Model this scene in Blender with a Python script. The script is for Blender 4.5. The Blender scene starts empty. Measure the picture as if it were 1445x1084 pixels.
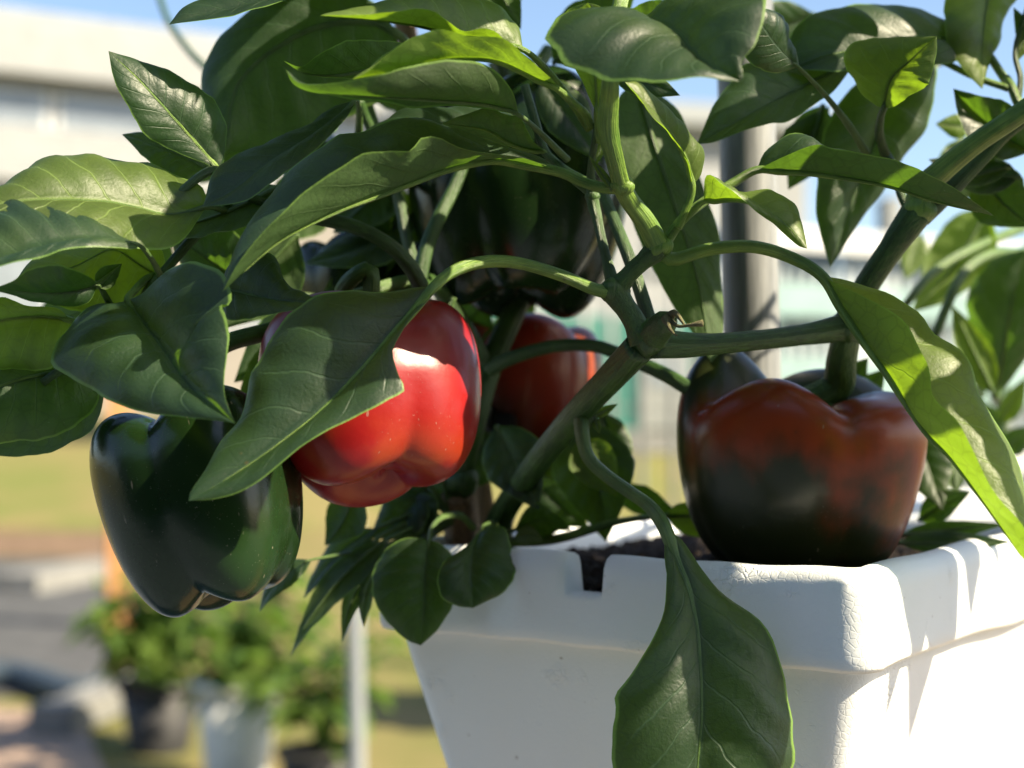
import bpy, bmesh, math, random
import numpy as np
from mathutils import Vector, Matrix

random.seed(7); rng = np.random.default_rng(7)
scene = bpy.context.scene
C = scene.collection
rad = math.radians

# ------------------------------------------------------------------ camera
F = 2066.0                      # focal length in photo pixels (photo 1445 x 1084)
CX, CY = 722.5, 542.0
CAM_Z = 1.0
PITCH = math.atan(68 / F)       # horizon sits a little below the middle of the picture
cd = bpy.data.cameras.new('camera'); cam = bpy.data.objects.new('camera', cd); C.objects.link(cam)
cam.location = (0, 0, CAM_Z); cam.rotation_euler = (math.pi / 2 + PITCH, 0, 0)
cd.sensor_width = 36; cd.lens = 36 * F / 1445
cd.clip_start = 0.02; cd.clip_end = 3000
cd.dof.use_dof = True; cd.dof.focus_distance = 0.565; cd.dof.aperture_fstop = 6.0
scene.camera = cam
_fw = Vector((0, math.cos(PITCH), math.sin(PITCH))); _up = Vector((0, -math.sin(PITCH), math.cos(PITCH)))
def P(u, v, d):
    p = Vector((0, 0, CAM_Z)) + _fw * d + Vector((1, 0, 0)) * ((u - CX) / F * d) + _up * (-(v - CY) / F * d)
    return np.array(p)
def G(u, v, z=0.0):             # the point on the level z seen at a pixel
    r = P(u, v, 1.0) - np.array((0, 0, CAM_Z)); t = (z - CAM_Z) / r[2]
    return np.array((0, 0, CAM_Z)) + r * t

# ------------------------------------------------------------------ light
SUN_EL, SUN_AZ = rad(40), rad(-21)        # azimuth measured from +X towards +Y
sd = Vector((math.cos(SUN_EL) * math.cos(SUN_AZ), math.cos(SUN_EL) * math.sin(SUN_AZ), math.sin(SUN_EL)))
w = bpy.data.worlds.new('World'); scene.world = w; w.use_nodes = True
nt = w.node_tree; sky = nt.nodes.new('ShaderNodeTexSky'); sky.sky_type = 'NISHITA'; sky.sun_disc = False
sky.sun_elevation = SUN_EL; sky.sun_rotation = math.atan2(sd.x, sd.y)
sky.air_density = 1.0; sky.dust_density = 1.2; sky.ozone_density = 1.6
bg = nt.nodes['Background']; bg.inputs[1].default_value = 0.085
nt.links.new(sky.outputs[0], bg.inputs[0])
sl = bpy.data.lights.new('sun', 'SUN'); so = bpy.data.objects.new('sun', sl); C.objects.link(so)
sl.energy = 5.0; sl.angle = rad(0.53); sl.color = (1.0, 0.86, 0.62)
so.rotation_euler = (-sd).to_track_quat('-Z', 'Y').to_euler(); so.location = (4, 0, 4)
vs = scene.view_settings; vs.view_transform = 'Standard'; vs.look = 'None'; vs.gamma = 1.0; vs.use_curve_mapping = False
vs.exposure = 1.5
scene.cycles.use_denoising = True
scene.cycles.max_bounces = 10; scene.cycles.transparent_max_bounces = 8

# ------------------------------------------------------------------ materials
def newmat(name):
    m = bpy.data.materials.new(name); m.use_nodes = True; n = m.node_tree
    for x in list(n.nodes): n.nodes.remove(x)
    return m, n
class NB:
    """small helper for node graphs"""
    def __init__(s, nt): s.t = nt
    def n(s, typ, **kw):
        x = s.t.nodes.new('ShaderNode' + typ)
        for k, v in kw.items(): setattr(x, k, v)
        return x
    def l(s, a, b): s.t.links.new(a, b)
    def val(s, sock, v):
        if hasattr(v, 'links') or hasattr(v, 'is_linked'): s.l(v, sock)
        else: sock.default_value = v
    def math(s, op, a, b=None, c=None, clamp=False):
        x = s.n('Math', operation=op, use_clamp=clamp); s.val(x.inputs[0], a)
        if b is not None: s.val(x.inputs[1], b)
        if c is not None: s.val(x.inputs[2], c)
        return x.outputs[0]
    def mix(s, f, a, b, blend='MIX'):
        x = s.n('Mix', data_type='RGBA', blend_type=blend); s.val(x.inputs[0], f)
        s.val(x.inputs[6], a if not isinstance(a, tuple) else (*a, 1)); s.val(x.inputs[7], b if not isinstance(b, tuple) else (*b, 1))
        return x.outputs[2]
    def noise(s, vec, scale, detail=3, rough=.55):
        x = s.n('TexNoise'); x.inputs['Scale'].default_value = scale; x.inputs['Detail'].default_value = detail
        x.inputs['Roughness'].default_value = rough
        if vec is not None: s.l(vec, x.inputs['Vector'])
        return x.outputs[0]
    def ramp(s, f, lo, hi):
        x = s.n('MapRange', interpolation_type='SMOOTHSTEP'); s.val(x.inputs[0], f)
        x.inputs[1].default_value = lo; x.inputs[2].default_value = hi
        return x.outputs[0]
    def bump(s, h, strength, dist, normal=None):
        x = s.n('Bump'); x.inputs['Strength'].default_value = strength; x.inputs['Distance'].default_value = dist
        s.l(h, x.inputs['Height'])
        if normal is not None: s.l(normal, x.inputs['Normal'])
        return x.outputs[0]
    def pbsdf(s, col, rough=.5, spec=.5, normal=None, **kw):
        x = s.n('BsdfPrincipled')
        s.val(x.inputs['Base Color'], col if not isinstance(col, tuple) else (*col, 1))
        s.val(x.inputs['Roughness'], rough); s.val(x.inputs['Specular IOR Level'], spec)
        for k, v in kw.items(): s.val(x.inputs[k.replace('_', ' ')], v)
        if normal is not None: s.l(normal, x.inputs['Normal'])
        return x.outputs[0]
    def out(s, sh):
        o = s.n('OutputMaterial'); s.l(sh, o.inputs[0])

def leaf_material(name, top, under, trans, tfac, rough=.40):
    m, t = newmat(name); b = NB(t)
    uv = b.n('UVMap').outputs[0]; sp = b.n('SeparateXYZ'); b.l(uv, sp.inputs[0])
    x = b.math('MULTIPLY_ADD', sp.outputs[0], 2.0, -1.0); v = sp.outputs[1]
    ax = b.math('ABSOLUTE', x); sg = b.math('GREATER_THAN', x, 0.0)
    oi = b.n('ObjectInfo'); obj = b.n('TexCoord').outputs['Object']
    wob = b.noise(obj, 60, 2)
    # lateral veins leave the midrib and bow towards the tip
    q = b.math('MULTIPLY', b.math('POWER', ax, 0.8), 0.24)
    q = b.math('SUBTRACT', v, q)
    q = b.math('MULTIPLY_ADD', q, 7.5, b.math('MULTIPLY_ADD', sg, 0.45, b.math('MULTIPLY', wob, 0.5)))
    fr = b.math('ABSOLUTE', b.math('SUBTRACT', b.math('FRACT', q), 0.5))
    lat = b.math('SUBTRACT', 1.0, b.ramp(fr, 0.012, 0.05)); lat = b.math('MULTIPLY', lat, b.math('SUBTRACT', 1.0, b.ramp(ax, .6, .95)))
    mid = b.math('SUBTRACT', 1.0, b.ramp(ax, 0.012, 0.05))
    vein = b.math('MAXIMUM', lat, mid)
    vo = b.n('TexVoronoi', feature='DISTANCE_TO_EDGE'); vo.inputs['Scale'].default_value = 150; b.l(obj, vo.inputs['Vector'])
    net = b.math('SUBTRACT', 1.0, b.ramp(vo.outputs[0], 0.0, 0.10))
    mott = b.noise(obj, 45, 4); fine = b.noise(obj, 700, 3, .6)
    vary = b.math('MULTIPLY_ADD', oi.outputs['Random'], 0.5, 0.75)
    tv = b.math('MULTIPLY', vary, b.math('MULTIPLY_ADD', mott, 0.7, 0.65))
    def scaled(col, f): return b.mix(1.0, col, f, 'MULTIPLY')
    tc = scaled(top, tv)
    tc = b.mix(b.math('MULTIPLY', vein, .42), tc, tuple(min(1, c * 2.6 + .02) for c in top))
    tc = b.mix(b.math('MULTIPLY', net, .12), tc, tuple(c * 1.8 for c in top))
    uc = scaled(under, tv)
    uc = b.mix(b.math('MULTIPLY', vein, .4), uc, tuple(min(1, c * 1.5) for c in under))
    uc = b.mix(b.math('MULTIPLY', net, .25), uc, tuple(c * .6 for c in under))
    edge = b.ramp(ax, .945, .98)
    pale = (0.17, 0.30, 0.055)
    tc = b.mix(b.math('MULTIPLY', edge, .8), tc, pale); uc = b.mix(b.math('MULTIPLY', edge, .7), uc, pale)  # margin's own paler tone, plus a sunlit rim painted into the colour
    geo = b.n('NewGeometry')
    col = b.mix(geo.outputs['Backfacing'], tc, uc)
    big = b.noise(obj, 16, 3); yel = b.math('MULTIPLY', b.ramp(big, .56, .74), .35)
    col = b.mix(yel, col, tuple(min(1, c * k) for c, k in zip(under, (1.5, 1.25, .8))))
    sv = b.n('TexVoronoi'); sv.inputs['Scale'].default_value = 120; b.l(obj, sv.inputs['Vector'])
    spot = b.math('MULTIPLY', b.math('SUBTRACT', 1.0, b.ramp(sv.outputs['Distance'], .06, .13)), b.ramp(b.noise(obj, 22, 2), .60, .68))
    col = b.mix(b.math('MULTIPLY', spot, .7), col, (.11, .075, .035))
    dust = b.math('MULTIPLY', b.ramp(b.noise(obj, 1500, 2), .66, .74), b.ramp(b.noise(obj, 30, 3), .42, .66))
    col = b.mix(b.math('MULTIPLY', dust, .28), col, (.30, .29, .25))
    h = b.math('ADD', b.math('MULTIPLY', vein, -0.5), b.math('ADD', b.math('MULTIPLY', net, -.07), b.math('MULTIPLY', fine, .55)))
    h = b.math('ADD', h, b.math('MULTIPLY', mott, .8))
    nrm = b.bump(h, 0.5, 0.0007)
    rg = b.math('ADD', b.math('MULTIPLY', geo.outputs['Backfacing'], .15), b.math('MULTIPLY_ADD', fine, .22, rough - .1))
    p = b.pbsdf(col, rg, 0.5, nrm)
    tr = b.n('BsdfTranslucent'); tcol = b.mix(b.math('MULTIPLY', b.math('MAXIMUM', vein, net), .35), trans, tuple(c * .5 for c in trans))
    tcol = b.mix(1.0, tcol, b.math('MULTIPLY_ADD', mott, .5, .75), 'MULTIPLY')
    b.l(tcol, tr.inputs[0]); b.l(nrm, tr.inputs[1])
    ms = b.n('MixShader'); ms.inputs[0].default_value = tfac; b.l(p, ms.inputs[1]); b.l(tr.outputs[0], ms.inputs[2])
    b.out(ms.outputs[0]); return m

M_LEAF = leaf_material('leaf', (0.012, 0.030, 0.012), (0.038, 0.072, 0.020), (0.19, 0.40, 0.022), 0.24, .46)
M_YOUNG_LIT = leaf_material('young_sunlit_leaf', (0.075, 0.115, 0.022), (0.095, 0.145, 0.030), (0.32, 0.54, 0.02), 0.34, .48)  # brighter copy: young leaves, and sunlit ones with sunshine put into the colour

def stem_material(name, a, bcol, rough=.42):
    m, t = newmat(name); b = NB(t); tc = b.n('TexCoord'); obj = tc.outputs['Object']
    uv = b.n('UVMap').outputs[0]
    mp = b.n('Mapping'); mp.inputs['Scale'].default_value = (9, 0.6, 1); b.l(uv, mp.inputs[0])
    st = b.noise(mp.outputs[0], 4, 4); mo = b.noise(obj, 90, 4); fi = b.noise(obj, 900, 2)
    f = b.ramp(b.math('ADD', b.math('MULTIPLY', st, .6), b.math('MULTIPLY', mo, .5)), .38, .75)
    col = b.mix(f, a, bcol)
    spk = b.ramp(b.noise(obj, 420, 2), .68, .76)
    col = b.mix(b.math('MULTIPLY', spk, .5), col, (.03, .035, .02))
    nrm = b.bump(b.math('ADD', st, b.math('MULTIPLY', fi, .25)), .7, .0012)
    b.out(b.pbsdf(col, rough, .5, nrm, Subsurface_Weight=.08, Subsurface_Radius=(.003, .005, .001), Subsurface_Scale=.4)); return m
M_STEM = stem_material('stem_green', (0.018, 0.050, 0.009), (0.055, 0.120, 0.022))
M_STEML = stem_material('stem_pale', (0.065, 0.140, 0.020), (0.200, 0.310, 0.050))  # paler stems; sunlight on the upper branches is put into this colour
M_WOODY = stem_material('woody_stem', (0.17, 0.105, 0.06), (0.36, 0.26, 0.16), .75)
M_DRY = stem_material('dried_stalk', (0.05, 0.045, 0.02), (0.22, 0.20, 0.09), .8)
M_CALYX = stem_material('calyx_green', (0.045, 0.10, 0.022), (0.11, 0.19, 0.045))

def pepper_material(name, builder, rough=.2):
    m, t = newmat(name); b = NB(t); tc = b.n('TexCoord'); obj = tc.outputs['Object']; gen = tc.outputs['Generated']
    sp = b.n('SeparateXYZ'); b.l(gen, sp.inputs[0])
    col = builder(b, obj, sp.outputs)
    lon = b.noise(obj, 14, 3); fine = b.noise(obj, 320, 3)
    vo = b.n('TexVoronoi'); vo.inputs['Scale'].default_value = 95; b.l(obj, vo.inputs['Vector'])
    speck = b.math('SUBTRACT', 1.0, b.ramp(vo.outputs['Distance'], .05, .11))
    speck = b.math('MULTIPLY', speck, b.ramp(b.noise(obj, 30, 2), .56, .7))
    col = b.mix(b.math('MULTIPLY', speck, .55), col, (.06, .04, .025))
    lent = b.ramp(b.noise(obj, 900, 2), .67, .74)
    col = b.mix(b.math('MULTIPLY', b.math('MULTIPLY', lent, b.ramp(b.noise(obj, 40, 3), .45, .65)), .22), col, (.35, .30, .25))
    mp = b.n('Mapping'); mp.inputs['Scale'].default_value = (1, 1, .18); mp.inputs['Rotation'].default_value = (.4, .3, .2); b.l(obj, mp.inputs[0])
    scr = b.math('MULTIPLY', b.ramp(b.noise(mp.outputs[0], 420, 1), .735, .76), b.ramp(b.noise(obj, 60, 2), .5, .6))
    col = b.mix(b.math('MULTIPLY', scr, .4), col, (.30, .25, .2))
    h = b.math('ADD', b.math('MULTIPLY', lon, 1.0), b.math('MULTIPLY', fine, .06))
    nrm = b.bump(h, .35, .004)
    rg = b.math('ADD', b.math('ADD', b.math('MULTIPLY', b.noise(obj, 55, 3), .22), b.math('MULTIPLY', lent, .1)), rough - .09)
    b.out(b.pbsdf(col, rg, .38, nrm, Coat_Weight=.12, Coat_Roughness=.15, Subsurface_Weight=.10, Subsurface_Radius=(.006, .002, .001), Subsurface_Scale=.5))
    return m
def c_red(b, obj, g):
    n = b.noise(obj, 26, 4)
    c = b.mix(n, (0.18, 0.005, 0.006), (0.31, 0.009, 0.008))
    o = b.math('MULTIPLY', b.ramp(g[2], .30, .05), b.ramp(b.noise(obj, 34, 3), .42, .62))
    return b.mix(b.math('MULTIPLY', o, .55), c, (0.34, 0.055, 0.010))
def c_green(b, obj, g):
    n = b.noise(obj, 30, 4)
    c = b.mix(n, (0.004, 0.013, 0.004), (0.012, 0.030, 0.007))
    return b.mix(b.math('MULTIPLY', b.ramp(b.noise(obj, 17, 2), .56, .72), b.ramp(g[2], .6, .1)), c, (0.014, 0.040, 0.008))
def c_turning(b, obj, g):
    n = b.noise(obj, 15, 3); n2 = b.noise(obj, 40, 3)
    c = b.mix(n2, (0.010, 0.018, 0.006), (0.030, 0.034, 0.009))
    # ripening follows the shoulder of the fruit, its base stays green
    mp = b.n('Mapping'); mp.inputs['Scale'].default_value = (1, 1, .28); b.l(obj, mp.inputs[0]); stk = b.noise(mp.outputs[0], 38, 4)
    bl = b.noise(obj, 24, 4, .6)
    z = b.math('ADD', b.math('ADD', g[2], b.math('MULTIPLY_ADD', n, .8, -.4)), b.math('ADD', b.math('MULTIPLY_ADD', stk, .55, -.28), b.math('MULTIPLY_ADD', bl, .6, -.3)))
    f = b.math('MULTIPLY', b.ramp(z, .38, .74), b.math('SUBTRACT', 1.0, b.ramp(b.math('ADD', g[1], b.math('MULTIPLY_ADD', n, .3, -.15)), .34, .50)))
    c = b.mix(b.math('MULTIPLY', f, .85), c, (0.31, 0.042, 0.009))
    s = b.math('MULTIPLY', b.ramp(g[0], .82, .97), b.ramp(g[2], .95, .6))
    c = b.mix(b.math('MULTIPLY', s, .8), c, (0.36, 0.045, 0.012))
    return c
def c_orange(b, obj, g):
    n = b.noise(obj, 18, 3)
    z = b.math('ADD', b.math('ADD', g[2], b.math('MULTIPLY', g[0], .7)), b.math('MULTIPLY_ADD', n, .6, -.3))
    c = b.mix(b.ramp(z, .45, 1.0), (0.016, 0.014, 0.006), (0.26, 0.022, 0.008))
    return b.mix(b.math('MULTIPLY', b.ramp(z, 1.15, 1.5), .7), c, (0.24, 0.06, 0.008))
M_PR = pepper_material('pepper_red', c_red, .32); M_PG = pepper_material('pepper_dark_green', c_green, .22)
M_PT = pepper_material('pepper_turning', c_turning, .31); M_PO = pepper_material('pepper_orange_red', c_orange, .3)

def foam_material():
    m, t = newmat('polystyrene'); b = NB(t); obj = b.n('TexCoord').outputs['Object']
    vo = b.n('TexVoronoi', feature='DISTANCE_TO_EDGE'); vo.inputs['Scale'].default_value = 330; b.l(obj, vo.inputs['Vector'])
    cell = b.ramp(vo.outputs[0], 0, .12)
    patch = b.ramp(b.noise(obj, 42, 2), .60, .72)           # small clusters of pressed beads
    bead = b.math('MULTIPLY_ADD', b.math('MULTIPLY', cell, patch), 1.6, b.math('MULTIPLY', cell, .12))
    big = b.noise(obj, 30, 4); fi = b.noise(obj, 500, 3)
    col = b.mix(b.noise(obj, 12, 4), (.76, .79, .80), (.84, .86, .86))
    dirt = b.ramp(b.noise(obj, 190, 2), .735, .77); dirt2 = b.ramp(b.noise(obj, 9, 5, .7), .58, .8)
    col = b.mix(b.math('MULTIPLY', dirt, .6), col, (.20, .16, .11)); col = b.mix(b.math('MULTIPLY', dirt2, .22), col, (.55, .50, .41))
    h = b.math('ADD', bead, b.math('ADD', b.math('MULTIPLY', big, 1.0), b.math('MULTIPLY', fi, .3)))
    b.out(b.pbsdf(col, .55, .35, b.bump(h, .45, .0008), Subsurface_Weight=.12, Subsurface_Radius=(.01, .01, .01), Subsurface_Scale=.5)); return m
M_FOAM = foam_material()

def simple(name, col, rough=.6, scale=20, var=.25, bump=.2, bdist=.002, spec=.4, metallic=0.0, col2=None, stretch=None):
    m, t = newmat(name); b = NB(t); obj = b.n('TexCoord').outputs['Object']
    if stretch:
        mp = b.n('Mapping'); mp.inputs['Scale'].default_value = stretch; b.l(obj, mp.inputs[0]); obj = mp.outputs[0]
    n = b.noise(obj, scale, 5, .6)
    c2 = col2 or tuple(max(0, c * (1 - var)) for c in col); c1 = col if col2 else tuple(min(1, c * (1 + var)) for c in col)
    c = b.mix(b.ramp(n, .3, .7), c1, c2)
    b.out(b.pbsdf(c, rough, spec, b.bump(n, bump, bdist), Metallic=metallic)); return m
M_SOIL = simple('soil', (.016, .011, .008), .9, 130, .5, 1.0, .004, .2)
M_PIPE = simple('steel_pipe', (.30, .31, .32), .5, 26, .1, .35, .0006, .5, .15, (.17, .18, .19), (14, 14, .8))
M_STAKE = simple('wood_stake', (.26, .17, .10), .8, 60, .35, .6, .0015, .3, 0, None, (3, 3, .25))
M_BENCH = simple('bench_wood', (.30, .22, .14), .8, 14, .3, .5, .002, .3, 0, None, (.3, 4, 4))
M_BLACK = simple('black_plastic', (.012, .012, .013), .4, 80, .3, .2, .0004)
M_LAWN = simple('lawn_ground', (.12, .13, .04), .95, .9, .2, .6, .03, .1, 0, (.21, .165, .08))
M_BANK = simple('bank_grass', (.13, .15, .045), .95, .8, .2, .6, .03, .1, 0, (.20, .165, .075))
M_PAVE = simple('asphalt', (.075, .078, .082), .9, 6, .25, .5, .004, .2)
M_BOUNCE = simple('cool_bounce', (.11, .135, .165), .9, 5, .2, .4, .003, .2)  # bluish tone picked to bounce cool light
M_KERB = simple('pale_concrete', (.20, .20, .19), .85, 9, .15, .4, .003, .3)
M_BEIGE = simple('beige_slab', (.30, .22, .17), .85, 5, .2, .4, .003, .3)
M_EARTH = simple('bare_earth', (.16, .11, .075), .95, 4, .35, .6, .01, .1)
M_WALLW = simple('white_render', (.30, .31, .315), .85, 3, .06, .3, .004, .3)
M_WALLT = simple('tan_render', (.25, .23, .205), .85, 3, .1, .3, .004, .3)
M_ROOF = simple('grey_roof', (.28, .30, .31), .6, 3, .1, .2, .004, .4)
M_GLASS = simple('window_glass', (.20, .23, .26), .12, 4, .15, .05, .001, .6)
M_TEAL = simple('teal_sheet', (.045, .17, .14), .55, 5, .18, .3, .003, .4)
M_PTEAL = simple('faded_teal', (.22, .33, .32), .6, 5, .15, .2, .002)
M_SHEET = simple('pale_corrugated', (.52, .57, .58), .45, 3, .10, .2, .003, .5, 0, None, (4, 1, .3))
M_SHEETG = simple('grey_corrugated', (.34, .40, .41), .5, 3, .12, .2, .003, .5, 0, None, (4, 1, .3))
M_POLE = simple('dull_pole', (.26, .28, .29), .6, 8, .08, .1, .001)
M_RAIL = simple('white_rail', (.60, .61, .61), .5, 8, .05, .1, .001)
M_ORANGE = simple('orange_wood', (.47, .23, .09), .75, 8, .2, .4, .002, .3, 0, None, (3, 3, .3))
M_POTW = simple('white_pot', (.60, .61, .59), .6, 20, .07, .2, .001)
M_POTD = simple('dark_pot', (.03, .03, .032), .6, 20, .2, .2, .001)
M_HOSE = simple('hose', (.045, .065, .085), .5, 40, .2, .2, .001)
M_FOL = simple('far_foliage', (.10, .19, .03), .55, 9, .4, .2, .002, .4)
M_FRUIT = simple('small_red_fruit', (.46, .07, .03), .35, 9, .2, .1, .001)
M_STEEL = simple('grey_bar', (.22, .23, .22), .5, 9, .15, .1, .001, .5)

# ------------------------------------------------------------------ object helpers
def mesh(name, verts, faces, mat, uvs=None, smooth=True):
    me = bpy.data.meshes.new(name); me.from_pydata([tuple(map(float, v)) for v in verts], [], faces)
    if uvs is not None:
        ul = me.uv_layers.new(name='UVMap'); li = np.zeros(len(me.loops), dtype=np.int32); me.loops.foreach_get('vertex_index', li)
        ul.data.foreach_set('uv', np.asarray(uvs, dtype=np.float32)[li].ravel())
    if smooth: me.polygons.foreach_set('use_smooth', [True] * len(me.polygons))
    me.materials.append(mat); me.update(); return me
def obj(name, me, parent=None):
    o = bpy.data.objects.new(name, me); C.objects.link(o)
    if parent is not None:
        o.parent = parent; o.matrix_parent_inverse = Matrix.Identity(4)
        o.location = (0, 0, 0)
    return o
ROOTS = {}
def thing(name, label, cat, loc=(0, 0, 0), group=None):
    o = bpy.data.objects.new(name, None); C.objects.link(o); o.location = tuple(map(float, loc)); o.empty_display_size = .05
    tag(o, label, cat, group); return o
def tag(o, label, cat, group=None):
    o['label'] = label; o['category'] = cat
    if group: o['group'] = group
    return o
def struct(name, me):
    o = obj(name, me); o['kind'] = 'structure'; return o
def loc_of(par):
    p = np.zeros(3)
    while par is not None: p += np.array(par.location); par = par.parent
    return p
def part(name, verts, faces, mat, parent, uvs=None, smooth=True):
    """verts in world space; the parent chain is translation only"""
    v = np.asarray(verts, dtype=float) - loc_of(parent)
    return obj(name, mesh(name, v, faces, mat, uvs, smooth), parent)

def catmull(pts, n):
    pts = np.asarray(pts, float)
    if len(pts) == 2:
        t = np.linspace(0, 1, n)[:, None]; return pts[0] * (1 - t) + pts[1] * t
    p = np.vstack([2 * pts[0] - pts[1], pts, 2 * pts[-1] - pts[-2]])
    out = []
    K = 24
    for i in range(1, len(p) - 2):
        t = np.linspace(0, 1, K, endpoint=False)[:, None]
        a, b_, c, d = p[i - 1], p[i], p[i + 1], p[i + 2]
        out.append(.5 * ((2 * b_) + (-a + c) * t + (2 * a - 5 * b_ + 4 * c - d) * t * t + (-a + 3 * b_ - 3 * c + d) * t ** 3))
    q = np.vstack(out + [pts[-1:]])
    s = np.r_[0, np.cumsum(np.linalg.norm(np.diff(q[:, :], axis=0), axis=1))]; s /= s[-1]
    tt = np.linspace(0, 1, n)
    return np.stack([np.interp(tt, s, q[:, k]) for k in range(q.shape[1])], 1)

def tube_geo(pts, radii, n=None, sides=12, ridge=0.0, nr=5, cap=True, flat=1.0):
    pts = np.asarray(pts, float); n = n or max(8, 6 * (len(pts) - 1) + 1)
    q = catmull(pts, n); r = np.interp(np.linspace(0, 1, n), np.linspace(0, 1, len(radii)), radii)
    T = np.gradient(q, axis=0); T /= np.linalg.norm(T, axis=1)[:, None] + 1e-12
    a = np.array((0, 0, 1.)) if abs(T[0, 2]) < .9 else np.array((1., 0, 0))
    N = np.cross(T[0], a); N /= np.linalg.norm(N)
    V, U, Fc = [], [], []
    for i in range(n):
        N = N - T[i] * np.dot(N, T[i]); N /= np.linalg.norm(N); B = np.cross(T[i], N)
        for k in range(sides):
            th = 2 * math.pi * k / sides; rr = r[i] * (1 + ridge * math.cos(nr * th))
            V.append(q[i] + rr * (N * math.cos(th) + B * math.sin(th) * flat)); U.append((k / sides, i / n * 6))
    for i in range(n - 1):
        for k in range(sides):
            k2 = (k + 1) % sides; Fc.append((i * sides + k, i * sides + k2, (i + 1) * sides + k2, (i + 1) * sides + k))
    if cap:
        Fc.append(tuple(range(sides - 1, -1, -1))); Fc.append(tuple((n - 1) * sides + k for k in range(sides)))
    return V, Fc, U
def tube(name, pts, radii, mat, parent, **kw):
    V, Fc, U = tube_geo(pts, radii, **kw); return part(name, V, Fc, mat, parent, U)
def pxs(l): return [P(*p) for p in l]

def join_geo(gs):
    V, Fc, U = [], [], []
    for g in gs:
        o = len(V); V += list(g[0]); Fc += [tuple(i + o for i in f) for f in g[1]]
        if len(g) > 2 and g[2] is not None: U += list(g[2])
    return V, Fc, (U if len(U) == len(V) else None)
def box_geo(c, s, R=None):
    c = np.asarray(c, float); h = np.asarray(s, float) / 2
    V = [np.array((x, y, z)) * h for x in (-1, 1) for y in (-1, 1) for z in (-1, 1)]
    if R is not None: V = [R @ v for v in V]
    V = [v + c for v in V]
    return V, [(0, 1, 3, 2), (4, 6, 7, 5), (0, 4, 5, 1), (2, 3, 7, 6), (0, 2, 6, 4), (1, 5, 7, 3)], None
def bbox_obj(name, c, s, mat, parent=None, R=None, bevel=0.0):
    V, Fc, _ = box_geo(c, s, R)
    if parent is None:
        me = mesh(name, V, Fc, mat, smooth=False); o = obj(name, me)
    else: o = part(name, V, Fc, mat, parent, smooth=False)
    if bevel:
        bm = bmesh.new(); bm.from_mesh(o.data); bmesh.ops.bevel(bm, geom=bm.edges[:], offset=bevel, segments=2, affect='EDGES'); bm.to_mesh(o.data); bm.free()
    return o
def rotz(a): c, s = math.cos(a), math.sin(a); return np.array(((c, -s, 0), (s, c, 0), (0, 0, 1.)))

# ------------------------------------------------------------------ leaves
M_PET = stem_material('petiole_green', (0.050, 0.105, 0.024), (0.120, 0.200, 0.050))
NROW, NH = 44, 9
def prof(v, s):                         # depth-offset profile along the leaf
    if isinstance(v, (int, float)): return v * np.sin(np.pi * np.clip(s, 0, 1)) ** .7
    return np.interp(s, np.linspace(0, 1, len(v)), v)
def leaf_surface(M3, L3, R3, bl, br, amp, wave, seed):
    """three 3-D curves base -> tip; returns verts, faces, uvs and the midrib with normals"""
    r = np.random.default_rng(seed); n = len(M3); s = np.linspace(0, 1, n)
    k1, k2, k3 = r.uniform(0, 6.28, 3)
    for E, kk in ((L3, k1), (R3, k2)):       # slightly uneven margins
        jag = .016 * np.sin(s * 17 + kk) + .011 * np.sin(s * 41 + 2 * kk) + .009 * np.sin(s * 67 + k3)
        E += (E - M3) * (jag * np.sin(np.pi * s))[:, None]
    cols = np.linspace(-1, 1, 2 * NH + 1); G_ = np.zeros((n, len(cols), 3))
    for j, c in enumerate(cols):
        E = L3 if c < 0 else R3; t = abs(c)
        G_[:, j] = M3 + (E - M3) * t
    def normals(G_):
        du = np.gradient(G_, axis=1); dv = np.gradient(G_, axis=0); nn = np.cross(du, dv)
        return nn / (np.linalg.norm(nn, axis=2, keepdims=True) + 1e-12)
    N = normals(G_)
    # smooth the normals across the midrib so bulges stay soft
    hwL = np.linalg.norm(L3 - M3, axis=1); hwR = np.linalg.norm(R3 - M3, axis=1)
    for j, c in enumerate(cols):
        t = abs(c); hw = hwL if c < 0 else hwR; bu = bl if c < 0 else br
        G_[:, j] += N[:, j] * (bu * hw * 4 * t * (1 - t))[:, None]
    N = normals(G_)
    ph = r.uniform(0, 6.28, 6)
    for j, c in enumerate(cols):
        t = abs(c); hw = hwL if c < 0 else hwR
        q = (s - .24 * t ** .8) * 7.5 + (.45 if c > 0 else 0)
        puck = np.abs(np.sin(np.pi * (q + .0))) * amp * hw * min(1, 4 * t * (1.05 - t))
        k = 0 if c < 0 else 3
        wv = wave * hw * t ** 2 * (np.sin(s * 15 + ph[k]) * .6 + np.sin(s * 27 + ph[k + 1]) * .4) * np.sin(np.pi * s)
        low = .09 * hw * t * np.sin(s * 6 + ph[k + 2]) * np.sin(np.pi * s)
        G_[:, j] += N[:, j] * (puck + wv + low)[:, None]
    V = G_.reshape(-1, 3); m = len(cols)
    Fc = [(i * m + j, i * m + j + 1, (i + 1) * m + j + 1, (i + 1) * m + j) for i in range(n - 1) for j in range(m - 1)]
    U = [((c + 1) / 2, si) for si in s for c in cols]
    return V, Fc, U, N[:, NH]
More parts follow.
